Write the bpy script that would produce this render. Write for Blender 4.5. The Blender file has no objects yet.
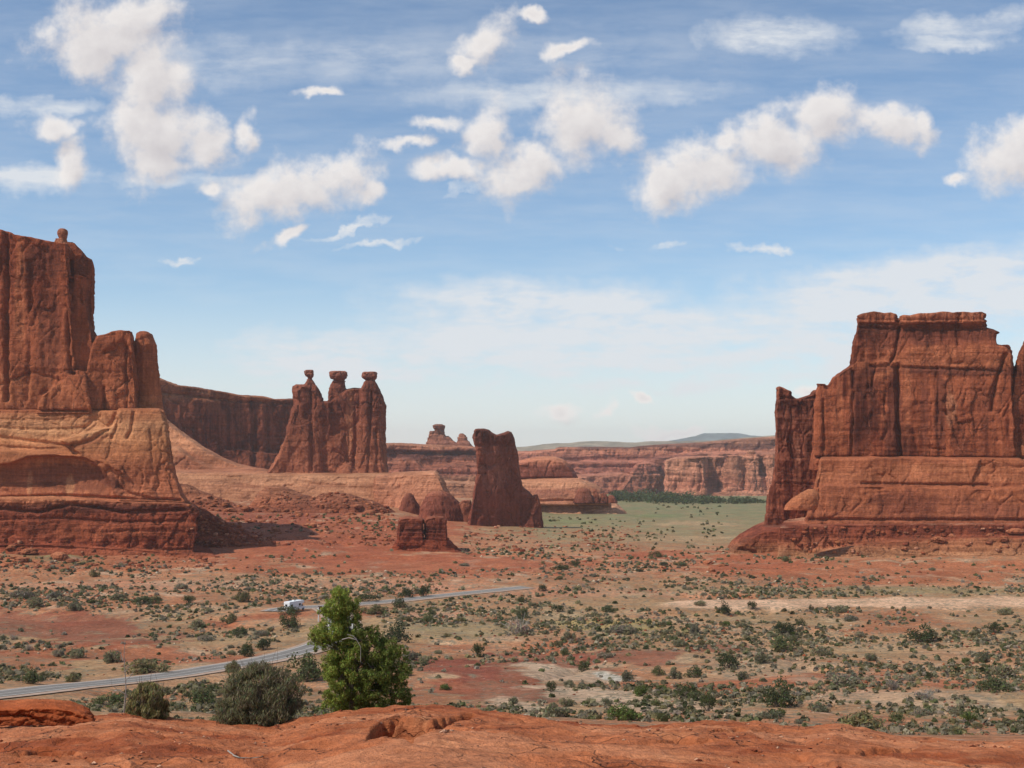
import bpy, bmesh, math
import numpy as np
from mathutils import Vector, Matrix

sc = bpy.context.scene
COL = sc.collection
R = math.radians

# ------------------------------------------------------------------ camera
F = 1280.0            # focal length in photo pixels
HOR = 448.0           # photo row of the horizon
HC = 60.0             # camera height above datum
cam_d = bpy.data.cameras.new("camera")
cam = bpy.data.objects.new("camera", cam_d); COL.objects.link(cam)
cam.location = (0, 0, HC); cam.rotation_euler = (R(90), 0, 0)
cam_d.sensor_width = 36.0; cam_d.lens = 36.0 * F / 1024.0
cam_d.shift_y = (HOR - 384.0) / 1024.0
cam_d.clip_start = 0.5; cam_d.clip_end = 60000
sc.camera = cam

# ------------------------------------------------------------------ light
SUN_EL, SUN_FRONT = 50.0, 27.0       # elevation; degrees the sun stands in front (camera side) of due left
SUN_STRENGTH, SKY_STRENGTH = 3.4, 0.120
ce, se = math.cos(R(SUN_EL)), math.sin(R(SUN_EL))
SUNV = Vector((-ce * math.cos(R(SUN_FRONT)), -ce * math.sin(R(SUN_FRONT)), se))
sl = bpy.data.lights.new("sun", 'SUN'); sl.energy = SUN_STRENGTH; sl.angle = R(0.5); sl.color = (1.0, 0.95, 0.87)
so = bpy.data.objects.new("sun", sl); COL.objects.link(so)
so.rotation_euler = SUNV.to_track_quat('Z', 'Y').to_euler(); so.location = (0, 0, 400)

sc.view_settings.view_transform = 'Standard'; sc.view_settings.look = 'None'
sc.view_settings.gamma = 1; sc.view_settings.use_curve_mapping = False
sc.view_settings.exposure = 0.10
sc.cycles.max_bounces = 5; sc.cycles.diffuse_bounces = 2; sc.cycles.volume_bounces = 1
sc.cycles.transparent_max_bounces = 4
sc.cycles.use_denoising = True; sc.cycles.denoiser = 'OPENIMAGEDENOISE'; sc.cycles.denoising_input_passes = 'RGB_ALBEDO_NORMAL'
HAZE = 5e-5

# node helper ---------------------------------------------------------------
class NT:
    def __init__(s, tree): s.t = tree; s.n = tree.nodes; s.l = tree.links
    def _in(s, sock, v):
        if hasattr(v, 'node'): s.l.new(v, sock)
        else: sock.default_value = v
    def math(s, op, a, b=None, c=None, clamp=False):
        n = s.n.new('ShaderNodeMath'); n.operation = op; n.use_clamp = clamp
        s._in(n.inputs[0], a)
        if b is not None: s._in(n.inputs[1], b)
        if c is not None: s._in(n.inputs[2], c)
        return n.outputs[0]
    def vmath(s, op, a, b=None):
        n = s.n.new('ShaderNodeVectorMath'); n.operation = op
        s._in(n.inputs[0], a)
        if b is not None: s._in(n.inputs[3 if op == 'SCALE' else 1], b)
        return n.outputs['Value'] if op in ('LENGTH', 'DOT_PRODUCT') else n.outputs[0]
    def mapping(s, v, loc=(0, 0, 0), rot=(0, 0, 0), scale=(1, 1, 1), typ='POINT'):
        n = s.n.new('ShaderNodeMapping'); n.vector_type = typ
        s._in(n.inputs[0], v); n.inputs[1].default_value = loc; n.inputs[2].default_value = rot; n.inputs[3].default_value = scale
        return n.outputs[0]
    def noise(s, v, scale=1.0, detail=4.0, rough=0.55, lac=2.0, out=0, dist=0.0):
        n = s.n.new('ShaderNodeTexNoise'); s._in(n.inputs['Vector'], v)
        n.inputs['Scale'].default_value = scale; n.inputs['Detail'].default_value = detail
        n.inputs['Roughness'].default_value = rough; n.inputs['Lacunarity'].default_value = lac; n.inputs['Distortion'].default_value = dist
        return n.outputs[out]
    def ramp(s, f, a, b, lo=0.0, hi=1.0, smooth=True):
        n = s.n.new('ShaderNodeMapRange'); n.interpolation_type = 'SMOOTHSTEP' if smooth else 'LINEAR'
        s._in(n.inputs[0], f); n.inputs[1].default_value = a; n.inputs[2].default_value = b
        n.inputs[3].default_value = lo; n.inputs[4].default_value = hi
        return n.outputs[0]
    def mix(s, f, a, b, typ='MIX'):
        n = s.n.new('ShaderNodeMix'); n.data_type = 'RGBA'; n.blend_type = typ
        s._in(n.inputs[0], f); s._in(n.inputs[6], a); s._in(n.inputs[7], b)
        return n.outputs[2]
    def comb(s, x, y, z):
        n = s.n.new('ShaderNodeCombineXYZ'); s._in(n.inputs[0], x); s._in(n.inputs[1], y); s._in(n.inputs[2], z); return n.outputs[0]
    def sep(s, v):
        n = s.n.new('ShaderNodeSeparateXYZ'); s._in(n.inputs[0], v); return n.outputs

def lin(r, g, b, k=1.0):
    f = lambda c: (c / 12.92 if c <= 0.04045 else ((c + 0.055) / 1.055) ** 2.4)
    return (f(r / 255) * k, f(g / 255) * k * 1.09, f(b / 255) * k * 1.06)

# ------------------------------------------------------------------ world: Nishita sky with clouds by direction
CUMULUS = [  # centre x, centre y, half width, half height, tilt (bearing/height in hundredths of F)
    (100, 38, 72, 42, 0), (150, 78, 50, 42, 0), (150, 132, 62, 48, 0), (212, 138, 40, 28, 10), (245, 133, 12, 22, 0),
    (52, 130, 30, 13, 0), (72, 168, 20, 30, 20), (155, 160, 50, 18, 0), (135, 15, 60, 22, 0),
    (290, 189, 92, 29, -8), (340, 176, 34, 20, 0), (212, 193, 16, 12, 0), (368, 190, 18, 12, 0),
    (412, 147, 22, 8, -8), (430, 126, 30, 10, 0), (486, 130, 26, 30, 10), (456, 172, 46, 13, -5), (528, 168, 46, 30, -30),
    (580, 125, 52, 46, -20), (616, 136, 26, 20, 0), (515, 188, 22, 12, 0),
    (655, 187, 30, 32, -20), (706, 168, 62, 36, -12), (768, 152, 60, 36, -18), (828, 118, 44, 30, -10), (890, 122, 50, 18, 0),
    (925, 124, 18, 18, 0), (720, 142, 26, 14, 0),
    (1012, 158, 42, 36, -20), (962, 180, 18, 10, 0),
    (488, 40, 20, 34, 35), (468, 68, 16, 8, -30), (535, 16, 22, 7, 0), (570, 45, 22, 8, -12),
    (320, 92, 30, 6, -4), (285, 236, 30, 8, -22), (558, 414, 24, 11, 0), (603, 414, 16, 8, -30), (640, 402, 10, 6, 0), (690, 430, 22, 6, 0),
    (668, 432, 40, 7, 0), (805, 392, 16, 8, 0), (1100, 220, 60, 40, 0), (-80, 90, 50, 40, 0),
]
CIRRUS = [  # + strength
    (40, 108, 95, 15, 0, .75), (30, 180, 110, 22, 0, .95), (210, 184, 150, 14, 3, .6), (185, 262, 44, 6, -5, .95),
    (345, 225, 60, 7, -14, .9), (370, 240, 62, 6, -8, .9), (470, 185, 60, 6, -12, .7), (660, 248, 44, 6, 0, .9), (757, 250, 26, 7, 0, .9),
    (570, 95, 260, 26, -1, .75), (770, 36, 110, 30, 0, .85), (965, 24, 120, 20, -4, .9), (950, 40, 90, 14, -3, .9), (690, 190, 60, 5, 2, .4),
    (300, 62, 330, 42, 0, .5), (480, 55, 500, 60, 0, .3), (560, 312, 280, 48, 2, 1.1), (640, 350, 520, 80, 0, 1.1), (920, 300, 290, 60, -3, 1.3), (980, 262, 160, 34, -6, 1.0), (350, 360, 260, 60, 0, .9),
    (300, 390, 260, 60, 0, .7), (640, 400, 500, 50, 0, .45), (80, 330, 260, 40, 0, .2), (1100, 330, 300, 80, 0, .8), (850, 360, 250, 60, 0, .6),
]
w = bpy.data.worlds.new("World"); sc.world = w; w.use_nodes = True
W = NT(w.node_tree); W.n.clear()
sky = W.n.new('ShaderNodeTexSky'); sky.sky_type = 'NISHITA'; sky.sun_disc = False
sky.sun_elevation = R(SUN_EL); sky.sun_rotation = math.atan2(SUNV.x, SUNV.y)
sky.altitude = 1400; sky.air_density = 1.0; sky.dust_density = 0.6; sky.ozone_density = 1.2
def cloud_group():
    g = bpy.data.node_groups.new("cumulus_density", 'ShaderNodeTree')
    g.interface.new_socket("P", in_out='INPUT', socket_type='NodeSocketVector')
    g.interface.new_socket("D", in_out='OUTPUT', socket_type='NodeSocketFloat')
    G = NT(g); gi = G.n.new('NodeGroupInput'); go = G.n.new('NodeGroupOutput')
    p = gi.outputs[0]
    wv = G.noise(p, 1.5, 5, .55, out=1)
    p2 = G.vmath('ADD', p, G.vmath('SCALE', G.vmath('SUBTRACT', wv, (.5, .5, .5)), .55))
    acc = None; sp = G.sep(p2)
    for (x, y, a, b, t) in CUMULUS:
        # the running value rides along as z (scaled to nothing) so the ellipses are evaluated one after the other
        q = G.mapping(G.comb(sp[0], sp[1], 0.0 if acc is None else acc), (x / 100, y / 100, 0), (0, 0, R(t)), (a / 100 * 1.15, b / 100 * 1.20, 1e6), 'TEXTURE')
        e = G.math('SUBTRACT', 1.0, G.vmath('LENGTH', q))
        acc = e if acc is None else G.math('SMOOTH_MAX', acc, e, .16)
    fb = G.noise(p, 2.3, 9, .60)
    fb2 = G.noise(p, 1.3, 4, .5)
    d = G.math('ADD', acc, G.math('MULTIPLY', G.math('SUBTRACT', fb, .5), 1.9))
    d = G.math('ADD', d, G.math('MULTIPLY', G.math('SUBTRACT', fb2, .5), .5))
    g.links.new(d, go.inputs[0])
    return g
tc = W.n.new('ShaderNodeTexCoord')
d = W.sep(tc.outputs['Generated'])
ys = W.math('MAXIMUM', d[1], .02)
px_ = W.math('ADD', W.math('MULTIPLY', W.math('DIVIDE', d[0], ys), F / 100), 5.12)
py_ = W.math('SUBTRACT', HOR / 100, W.math('MULTIPLY', W.math('DIVIDE', d[2], ys), F / 100))
P = W.comb(px_, py_, 0.0)
cg = cloud_group()
def cum(v):
    n = W.n.new('ShaderNodeGroup'); n.node_tree = cg; W.l.new(v, n.inputs[0]); return n.outputs[0]
D0 = cum(P)
o_ = W.sep(W.vmath('ADD', P, (-.10, -.16, 0)))
D1 = cum(W.comb(o_[0], o_[1], W.math('MULTIPLY', D0, 1e-6)))
alpha = W.ramp(D0, -.06, .70, 0, .93)
shade = W.math('ADD', W.math('MULTIPLY', W.math('SUBTRACT', D0, D1), .70), .62, clamp=True)
shade = W.math('SUBTRACT', shade, W.ramp(D0, .35, 1.2, 0, .30), clamp=True)
ccol = W.mix(shade, (.55, .51, .52, 1), (.86, .82, .79, 1))
# thin high cloud
sw = W.noise(P, 1.6, 5, .6, out=1)
P3 = W.vmath('ADD', P, W.vmath('MULTIPLY', W.vmath('SUBTRACT', sw, (.5, .5, .5)), (1.5, .5, 0)))
acc = None; sp3 = W.sep(P3)
for (x, y, a, b, t, s) in CIRRUS:
    q = W.mapping(W.comb(sp3[0], sp3[1], D0 if acc is None else acc), (x / 100, y / 100, 0), (0, 0, R(t)), (a / 100, b / 100, 1e6), 'TEXTURE')
    e = W.math('MULTIPLY', W.ramp(W.vmath('LENGTH', q), 1.0, .15, 0, 1), s)
    acc = e if acc is None else W.math('MAXIMUM', acc, e)
st = W.noise(W.mapping(P, rot=(0, 0, R(-3)), scale=(.55, 3.4, 1)), 1.4, 7, .6)
lump = W.noise(W.mapping(P, rot=(0, 0, R(-6)), scale=(.8, 2.0, 1)), 1.5, 8, .64)
ci = W.math('MULTIPLY', acc, W.math('MULTIPLY', W.ramp(st, .25, .68, .5, 1.1), W.ramp(lump, .30, .60, .42, 1.15)))
ci = W.math('MINIMUM', W.math('MAXIMUM', ci, W.ramp(st, .3, .75, .03, .20)), .9)
hz = W.ramp(py_, 2.5, 4.3, 0, .62)
ci = W.math('MAXIMUM', ci, hz)
skyc = W.vmath('MULTIPLY', sky.outputs[0], tuple(SKY_STRENGTH * k for k in (.91, 1.0, 1.03)))
c1 = W.mix(ci, skyc, (.72, .745, .775, 1))
c2 = W.mix(alpha, c1, ccol)
# the modelled clouds fill this part of the sky; the rest of it, seen by nobody, stays plain
fac = W.math('MULTIPLY', W.ramp(d[1], .3, .5), W.math('MULTIPLY', W.math('MULTIPLY', W.ramp(px_, -4, -1.5), W.ramp(px_, 15, 12)), W.math('MULTIPLY', W.ramp(py_, -2.5, -.6), W.ramp(py_, 4.9, 4.55))))
bg0 = W.n.new('ShaderNodeBackground'); W.l.new(W.mix(.12, skyc, (.66, .71, .76, 1)), bg0.inputs[0])
bg = W.n.new('ShaderNodeBackground'); W.l.new(c2, bg.inputs[0])
ms = W.n.new('ShaderNodeMixShader'); W.l.new(fac, ms.inputs[0]); W.l.new(bg0.outputs[0], ms.inputs[1]); W.l.new(bg.outputs[0], ms.inputs[2])
wo = W.n.new('ShaderNodeOutputWorld'); W.l.new(ms.outputs[0], wo.inputs[0])
w.cycles.sampling_method = 'NONE'

# ------------------------------------------------------------------ numpy noise
_rs = np.random.RandomState(7)
_perm = np.concatenate([_rs.permutation(256)] * 3)
_grad = _rs.normal(size=(256, 3)); _grad /= np.linalg.norm(_grad, axis=1)[:, None]
def n3(x, y, z, seed=0):
    x = np.asarray(x, float) + seed * 17.13; y = np.asarray(y, float) + seed * 5.71; z = np.asarray(z, float) - seed * 9.37
    x, y, z = np.broadcast_arrays(x, y, z)
    xi, yi, zi = np.floor(x).astype(int), np.floor(y).astype(int), np.floor(z).astype(int)
    xf, yf, zf = x - xi, y - yi, z - zi
    f = lambda t: t * t * t * (t * (t * 6 - 15) + 10)
    u, v, w_ = f(xf), f(yf), f(zf)
    def g(i, j, k):
        h = _perm[(_perm[(_perm[(xi + i) & 255] + yi + j) & 255] + zi + k) & 255]
        gr = _grad[h]
        return gr[..., 0] * (xf - i) + gr[..., 1] * (yf - j) + gr[..., 2] * (zf - k)
    lerp = lambda a, b, t: a + (b - a) * t
    return lerp(lerp(lerp(g(0, 0, 0), g(1, 0, 0), u), lerp(g(0, 1, 0), g(1, 1, 0), u), v),
                lerp(lerp(g(0, 0, 1), g(1, 0, 1), u), lerp(g(0, 1, 1), g(1, 1, 1), u), v), w_) * 1.6
def fbm(x, y, z, o=4, seed=0, gain=.5):
    s = 0; a = 1
    for i in range(o):
        s = s + a * n3(x * 2 ** i, y * 2 ** i, z * 2 ** i, seed + i * 3); a *= gain
    return s
def worley(x, y, z, seed=0):
    """nearest jittered cell: its random value, and the gap to the second nearest."""
    xi, yi, zi = np.floor(x).astype(int), np.floor(y).astype(int), np.floor(z).astype(int)
    f1 = np.full(x.shape, 9.); f2 = np.full(x.shape, 9.); val = np.zeros(x.shape)
    for i in (-1, 0, 1):
        for j in (-1, 0, 1):
            for k in (-1, 0, 1):
                h = _perm[(_perm[(_perm[(xi + i + seed) & 255] + yi + j) & 255] + zi + k) & 255]
                g = _grad[h]
                d_ = np.sqrt((xi + i + .5 + .42 * g[..., 0] - x) ** 2 + (yi + j + .5 + .42 * g[..., 1] - y) ** 2 + (zi + k + .5 + .42 * g[..., 2] - z) ** 2)
                c = d_ < f1
                f2 = np.where(c, f1, np.minimum(f2, d_)); val = np.where(c, h / 255., val); f1 = np.where(c, d_, f1)
    return val, f2 - f1
def sstep(x, a, b):
    t = np.clip((x - a) / (b - a), 0, 1); return t * t * (3 - 2 * t)

# ------------------------------------------------------------------ mesh helpers
def mesh_np(name, V, Fc, cols=None, mats=(), mat_idx=None, smooth=True):
    """V (n,3); Fc (m,k) all faces with k corners."""
    me = bpy.data.meshes.new(name)
    V = np.asarray(V, np.float32); Fc = np.asarray(Fc, np.int32); k = Fc.shape[1]
    me.vertices.add(len(V)); me.vertices.foreach_set('co', V.ravel())
    me.loops.add(Fc.size); me.loops.foreach_set('vertex_index', Fc.ravel())
    me.polygons.add(len(Fc)); me.polygons.foreach_set('loop_start', np.arange(0, Fc.size, k, dtype=np.int32))
    if smooth: me.polygons.foreach_set('use_smooth', np.ones(len(Fc), bool))
    if mat_idx is not None: me.polygons.foreach_set('material_index', np.asarray(mat_idx, np.int32))
    me.update(calc_edges=True)
    if cols is not None: set_col(me, cols)
    for m in mats: me.materials.append(m)
    return me
def set_col(me, cols):
    a = me.color_attributes.new('Col', 'FLOAT_COLOR', 'POINT')
    c4 = np.ones((len(me.vertices), 4), np.float32); c4[:, :3] = cols
    a.data.foreach_set('color', c4.ravel())
def link(name, me, parent=None, loc=None):
    o = bpy.data.objects.new(name, me); COL.objects.link(o)
    if loc is not None: o.location = loc
    if parent is not None: o.parent = parent
    return o
def tag(o, label=None, cat=None, group=None, kind=None):
    if label: o['label'] = label
    if cat: o['category'] = cat
    if group: o['group'] = group
    if kind: o['kind'] = kind
    return o
def thing(name, label, cat, loc, group=None):
    o = bpy.data.objects.new(name, None); COL.objects.link(o); o.location = loc
    o.empty_display_size = 1
    return tag(o, label, cat, group)
def quads_grid(nr, nc):
    i = np.arange(nr - 1)[:, None] * nc + np.arange(nc - 1)[None, :]
    return np.stack([i, i + 1, i + nc + 1, i + nc], -1).reshape(-1, 4)

# pixel of the photograph -> world at a chosen distance
def wx(px, D): return (np.asarray(px, float) - 512.0) / F * D
def wz(py, D): return HC - (np.asarray(py, float) - HOR) / F * D

# ------------------------------------------------------------------ materials
def new_mat(name):
    m = bpy.data.materials.new(name); m.use_nodes = True
    t = NT(m.node_tree); b = t.n['Principled BSDF']
    b.inputs['Roughness'].default_value = .92; b.inputs['Specular IOR Level'].default_value = .15
    return m, t, b
def attr(t, name='Col'):
    n = t.n.new('ShaderNodeAttribute'); n.attribute_name = name; return n.outputs['Color']
def bump(t, b, h, strength, dist):
    n = t.n.new('ShaderNodeBump'); n.inputs['Strength'].default_value = strength; n.inputs['Distance'].default_value = dist
    t.l.new(h, n.inputs['Height']); t.l.new(n.outputs[0], b.inputs['Normal'])
def rock_mat(name, scale=1.0, streak=.55, strata=.5, varn=(.36, .25, .24), vlo=.47, vhi=.68, bmp=1.0, joints=1.0):
    """scale: metres per photo pixel at that rock."""
    m, t, b = new_mat(name)
    pos = t.n.new('ShaderNodeNewGeometry').outputs['Position']
    p = t.vmath('SCALE', pos, 1.0 / scale)
    base = attr(t)
    # bedding
    wob = t.noise(p, .02, 3, .5)
    pz = t.sep(p)
    bed = t.noise(t.comb(t.math('MULTIPLY', pz[0], .012), t.math('MULTIPLY', pz[1], .012), t.math('ADD', t.math('MULTIPLY', pz[2], .30), t.math('MULTIPLY', wob, 2.2))), 1.0, 5, .65)
    c = t.mix(1.0, base, t.mix(t.ramp(bed, .3, .7), (1 - .42 * strata, 1 - .48 * strata, 1 - .5 * strata, 1), (1 + .22 * strata, 1 + .24 * strata, 1 + .26 * strata, 1)), 'MULTIPLY')
    # desert varnish running down the walls
    st = t.noise(t.mapping(p, scale=(.16, .16, .012)), 1.0, 5, .62)
    pat = t.noise(t.mapping(p, scale=(.022, .022, .012)), 1.0, 4, .6)
    v = t.math('MULTIPLY', t.ramp(st, .38, .60), t.ramp(pat, vlo - .04, vhi - .02))
    c = t.mix(t.math('MULTIPLY', t.ramp(st, .44, .30), t.ramp(pat, .55, .40, 0, streak)), c, t.mix(1.0, c, (1.28, 1.30, 1.26, 1), 'MULTIPLY'))
    c = t.mix(t.math('MULTIPLY', v, streak), c, (varn[0], varn[1], varn[2], 1), 'MULTIPLY')
    st2 = t.noise(t.mapping(p, scale=(.42, .42, .03)), 1.0, 3, .6)
    c = t.mix(1.0, c, t.mix(t.ramp(st2, .3, .7), (.86, .82, .8, 1), (1.13, 1.14, 1.15, 1)), 'MULTIPLY')
    gr = t.noise(p, .55, 5, .7)
    c = t.mix(1.0, c, t.mix(t.ramp(gr, .25, .75), (.80, .78, .76, 1), (1.2, 1.2, 1.2, 1)), 'MULTIPLY')
    big = t.noise(p, .03, 3, .5)
    c = t.mix(1.0, c, t.mix(t.ramp(big, .3, .7), (.86, .84, .83, 1), (1.12, 1.13, 1.14, 1)), 'MULTIPLY')
    # joints: thin dark lines round tall blocks, and thin bedding partings
    vo = t.n.new('ShaderNodeTexVoronoi'); vo.feature = 'DISTANCE_TO_EDGE'
    wp = t.vmath('ADD', p, t.vmath('SCALE', t.vmath('SUBTRACT', t.noise(p, .12, 3, .6, out=1), (.5, .5, .5)), 9.0))
    t.l.new(t.mapping(wp, scale=(.085, .085, .034)), vo.inputs['Vector']); vo.inputs['Scale'].default_value = 1.0
    jt = t.math('MULTIPLY', t.ramp(vo.outputs['Distance'], .035, .0), t.ramp(t.noise(p, .035, 2, .5), .42, .6))
    bl = t.noise(t.comb(t.math('MULTIPLY', pz[0], .03), t.math('MULTIPLY', pz[1], .03), t.math('ADD', t.math('MULTIPLY', pz[2], .55), wob)), 1.0, 2, .5)
    bl = t.math('MULTIPLY', t.ramp(t.math('ABSOLUTE', t.math('SUBTRACT', bl, .5)), .028, .004), t.ramp(t.noise(p, .05, 2, .5), .48, .62))
    cav = t.math('MAXIMUM', t.math('MULTIPLY', jt, .8 * joints), t.math('MULTIPLY', bl, .35 + .5 * strata))
    c = t.mix(t.math('MULTIPLY', cav, .6), c, (.11, .045, .03, 1))
    t.l.new(c, b.inputs['Base Color'])
    h = t.math('ADD', t.math('MULTIPLY', bed, 1.5 * strata + .4), t.math('ADD', t.math('MULTIPLY', gr, 1.5), t.math('MULTIPLY', st2, 1.0)))
    h = t.math('SUBTRACT', h, t.math('MULTIPLY', cav, 1.2))
    bump(t, b, h, .80 * bmp, 1.8 * scale)
    return m
ALB = 1.0
RED = lin(176, 96, 64, ALB); DRED = lin(150, 76, 52, ALB); TAN = lin(198, 134, 94, ALB); ORANGE = lin(188, 112, 74, ALB)
PALE = lin(214, 160, 124, ALB); DARK = lin(112, 60, 46, ALB); PINK = lin(204, 138, 108, ALB)

# ------------------------------------------------------------------ rocks: closed outlines and lofts, joined, remeshed, weathered
def solid_poly(bm, pts, D, yo=0., f=10., b=10., yaw=0., lean=0., inset=.03, ins_px=2.0):
    """outline in photo pixels at distance D given front and back depth in metres; yaw turns the wall (+ = faces right)."""
    pts = np.array(pts, float)
    t = math.tan(R(yaw)); Dm = D + yo - .35 * f
    X = wx(pts[:, 0], Dm); Z = wz(pts[:, 1], Dm); xc = X.mean(); z0 = Z.min()
    for _ in range(3):                     # the outline stands at the wall's own depth, point by point
        dp = Dm + (X - xc) * t + (Z - z0) * lean
        X = wx(pts[:, 0], dp); Z = wz(pts[:, 1], dp)
    ax = xc / Dm                           # the depth axis of the block
    rings = []
    # offset inward by a constant amount
    n = len(pts)
    A = 0.5 * np.sum(X * np.roll(Z, -1) - np.roll(X, -1) * Z)
    sgn = 1 if A > 0 else -1
    e = np.stack([np.roll(X, -1) - X, np.roll(Z, -1) - Z], 1); e /= np.linalg.norm(e, axis=1)[:, None] + 1e-9
    nrm = np.stack([-e[:, 1], e[:, 0]], 1) * sgn
    vn = nrm + np.roll(nrm, 1, 0); vn /= np.linalg.norm(vn, axis=1)[:, None] + 1e-6
    off = ins_px * D / F
    for (yy, k) in ((-f, 1), (-f * .72, .3), (-f * .35, 0), (b * .35, .1), (b * .72, .4), (b, 1)):
        dy = yy + .35 * f
        y = dp + dy if yy < 0 else dp + dy - 2 * (Z - z0) * lean * min(1, (yy + .35 * f) / (b + .35 * f))
        xs = X + vn[:, 0] * off * k + ax * (y - dp); zs = Z + vn[:, 1] * off * k
        # seen from lower down, the far rim of a top keeps below the near one
        rings.append([bm.verts.new((xs[i], y[i], zs[i])) for i in range(n)])
    fs = []
    for a, c in zip(rings[:-1], rings[1:]):
        for i in range(n):
            fs.append(bm.faces.new((a[i], a[(i + 1) % n], c[(i + 1) % n], c[i])))
    fs.append(bm.faces.new(rings[0][::-1])); fs.append(bm.faces.new(rings[-1]))
    bmesh.ops.recalc_face_normals(bm, faces=fs)
def solid_loft(bm, rows, D, yo=0., depth=1.0, expo=2.6, yaw=0., nseg=24, dmin=0.):
    """rows: (y, left x, right x[, depth factor]) in photo pixels, top to bottom; superelliptic plan."""
    D = D + yo; yo = 0.
    rings = []; t = math.tan(R(yaw)); xm = np.mean([wx((r[1] + r[2]) / 2, D) for r in rows])
    for r in rows:
        y, a, c = r[:3]; k = r[3] if len(r) > 3 else 1.0
        xa, xb = wx(a, D), wx(c, D); xc = (xa + xb) / 2; h = (xb - xa) / 2; z = float(wz(y, D))
        ring = []
        for i in range(nseg):
            th = 2 * math.pi * i / nseg
            cx, sy = math.cos(th), math.sin(th)
            ex = math.copysign(abs(cx) ** (2 / expo), cx); ey = math.copysign(abs(sy) ** (2 / expo), sy)
            xx = xc + h * ex
            ring.append(bm.verts.new((xx, D + yo + max(h * depth * k, dmin) * ey + (xx - xm) * t, z)))
        rings.append(ring)
    fs = []
    for a, c in zip(rings[:-1], rings[1:]):
        for i in range(nseg):
            fs.append(bm.faces.new((a[i], a[(i + 1) % nseg], c[(i + 1) % nseg], c[i])))
    fs.append(bm.faces.new(rings[0])); fs.append(bm.faces.new(rings[-1][::-1]))
    bmesh.ops.recalc_face_normals(bm, faces=fs)
def seg_dist(px, py, pts):
    best = np.full(px.shape, 1e9)
    for (x0, y0), (x1, y1) in zip(pts[:-1], pts[1:]):
        dx, dy = x1 - x0, y1 - y0; L = dx * dx + dy * dy + 1e-9
        t = np.clip(((px - x0) * dx + (py - y0) * dy) / L, 0, 1)
        best = np.minimum(best, np.hypot(px - x0 - t * dx, py - y0 - t * dy))
    return best
def rock(name, D, build, mat, color, vox=1.0, parent=None, seed=0, flute=(3.0, 26., 5.), cracks=(2.5, 18., 8.), bed=(.8, 6.), fine=.6,
                  smooth=1, grooves=(), patches=(), loc=None, bulge=(), blocks=(1.6, 15., 2.2)):
    """flute/cracks: (amplitude, wavelength, vertical stretch); bed: (amplitude, wavelength) all in photo pixels at D."""
    s = D / F
    bm = bmesh.new(); build(bm)
    bmesh.ops.triangulate(bm, faces=bm.faces)
    me0 = bpy.data.meshes.new('tmp'); bm.to_mesh(me0); bm.free()
    ob = bpy.data.objects.new('tmp', me0); COL.objects.link(ob)
    md = ob.modifiers.new('r', 'REMESH'); md.mode = 'VOXEL'; md.voxel_size = vox * s; md.adaptivity = 0
    if smooth:
        ms = ob.modifiers.new('s', 'SMOOTH'); ms.iterations = smooth; ms.factor = .5
    dg = bpy.context.evaluated_depsgraph_get()
    me = bpy.data.meshes.new_from_object(ob.evaluated_get(dg))
    bpy.data.objects.remove(ob); bpy.data.meshes.remove(me0)
    n = len(me.vertices)
    V = np.empty(n * 3, np.float32); me.vertices.foreach_get('co', V); V = V.reshape(-1, 3).astype(float)
    N = np.empty(n * 3, np.float32); me.vertex_normals.foreach_get('vector', N); N = N.reshape(-1, 3).astype(float)
    q = V / s
    x, y, z = q.T
    d = np.zeros(n)
    side = np.clip(1 - np.abs(N[:, 2]) ** 3, 0, 1)
    if flute:
        a, L, k = flute
        mod = .45 + 1.1 * sstep(n3(x / (L * 2.6), y / (L * 2.6), z / (L * 2.2), seed + 5), -.4, .5)
        d += a * fbm(x / L, y / L, z / (L * k), 3, seed) * side * mod + a * .9 * n3(x / (L * 2.2), y / (L * 2.2), z / (L * 3), seed + 6) * side
    if cracks:
        a, L, k = cracks
        r = np.abs(n3(x / L, y / L, z / (L * k), seed + 20) + .25 * n3(x / L * 3, y / L * 3, z / L * .7, seed + 21))
        gate = sstep(n3(x / (L * 1.6), y / (L * 1.6), z / (L * 2), seed + 22), -.1, .5)
        d -= a * np.exp(-r / .07) * side * gate
    if bed:
        a, L = bed
        zz = z + 2.0 * n3(x / 60, y / 60, z / 60, seed + 30)
        b_ = n3(0, 0, zz / L, seed + 31) + .6 * n3(0, 0, zz / L * 2.3, seed + 32)
        gate = .35 + .65 * sstep(n3(x / 50, y / 50, z / 14, seed + 33), -.3, .4)
        d += a * (np.clip(b_, -.8, .5) - .9 * np.exp(-np.abs(n3(0, 0, zz / (L * 2.2), seed + 34)) / .06)) * side * gate
    if blocks:
        a, L, k = blocks
        wv = .35 * n3(x / L, y / L, z / L, seed + 80)
        val, gap = worley(x / L + wv, y / L, z / (L * k) + wv * .5, seed % 97)
        gate = .25 + .75 * sstep(n3(x / (L * 3), y / (L * 3), z / (L * 3), seed + 81), -.25, .3)
        d += a * gate * side * ((val - .5) * 1.7 - .8 * sstep(gap, .10, .0))
        val, gap = worley(x / (L * .42), y / (L * .42), z / (L * .42 * k * .7) + wv, seed % 89)
        d += a * .36 * gate * side * ((val - .5) * 1.7 - .6 * sstep(gap, .12, .0))
    if fine:
        d += fine * fbm(x / 5, y / 5, z / 6, 3, seed + 40)
        d += fine * 1.2 * fbm(x / 14, y / 14, z / 14, 2, seed + 44)
    px = 512 + V[:, 0] / V[:, 1] * F; py = HOR - (V[:, 2] - HC) / V[:, 1] * F
    fr = sstep(-N[:, 1], -.1, .35)
    wob = 1.2 * n3(x / 9, y / 9, z / 9, seed + 50)
    for (pts, wd, dp) in grooves:
        d -= dp * np.exp(-(seg_dist(px + wob, py + wob * .4, pts) / wd) ** 2) * fr
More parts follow.
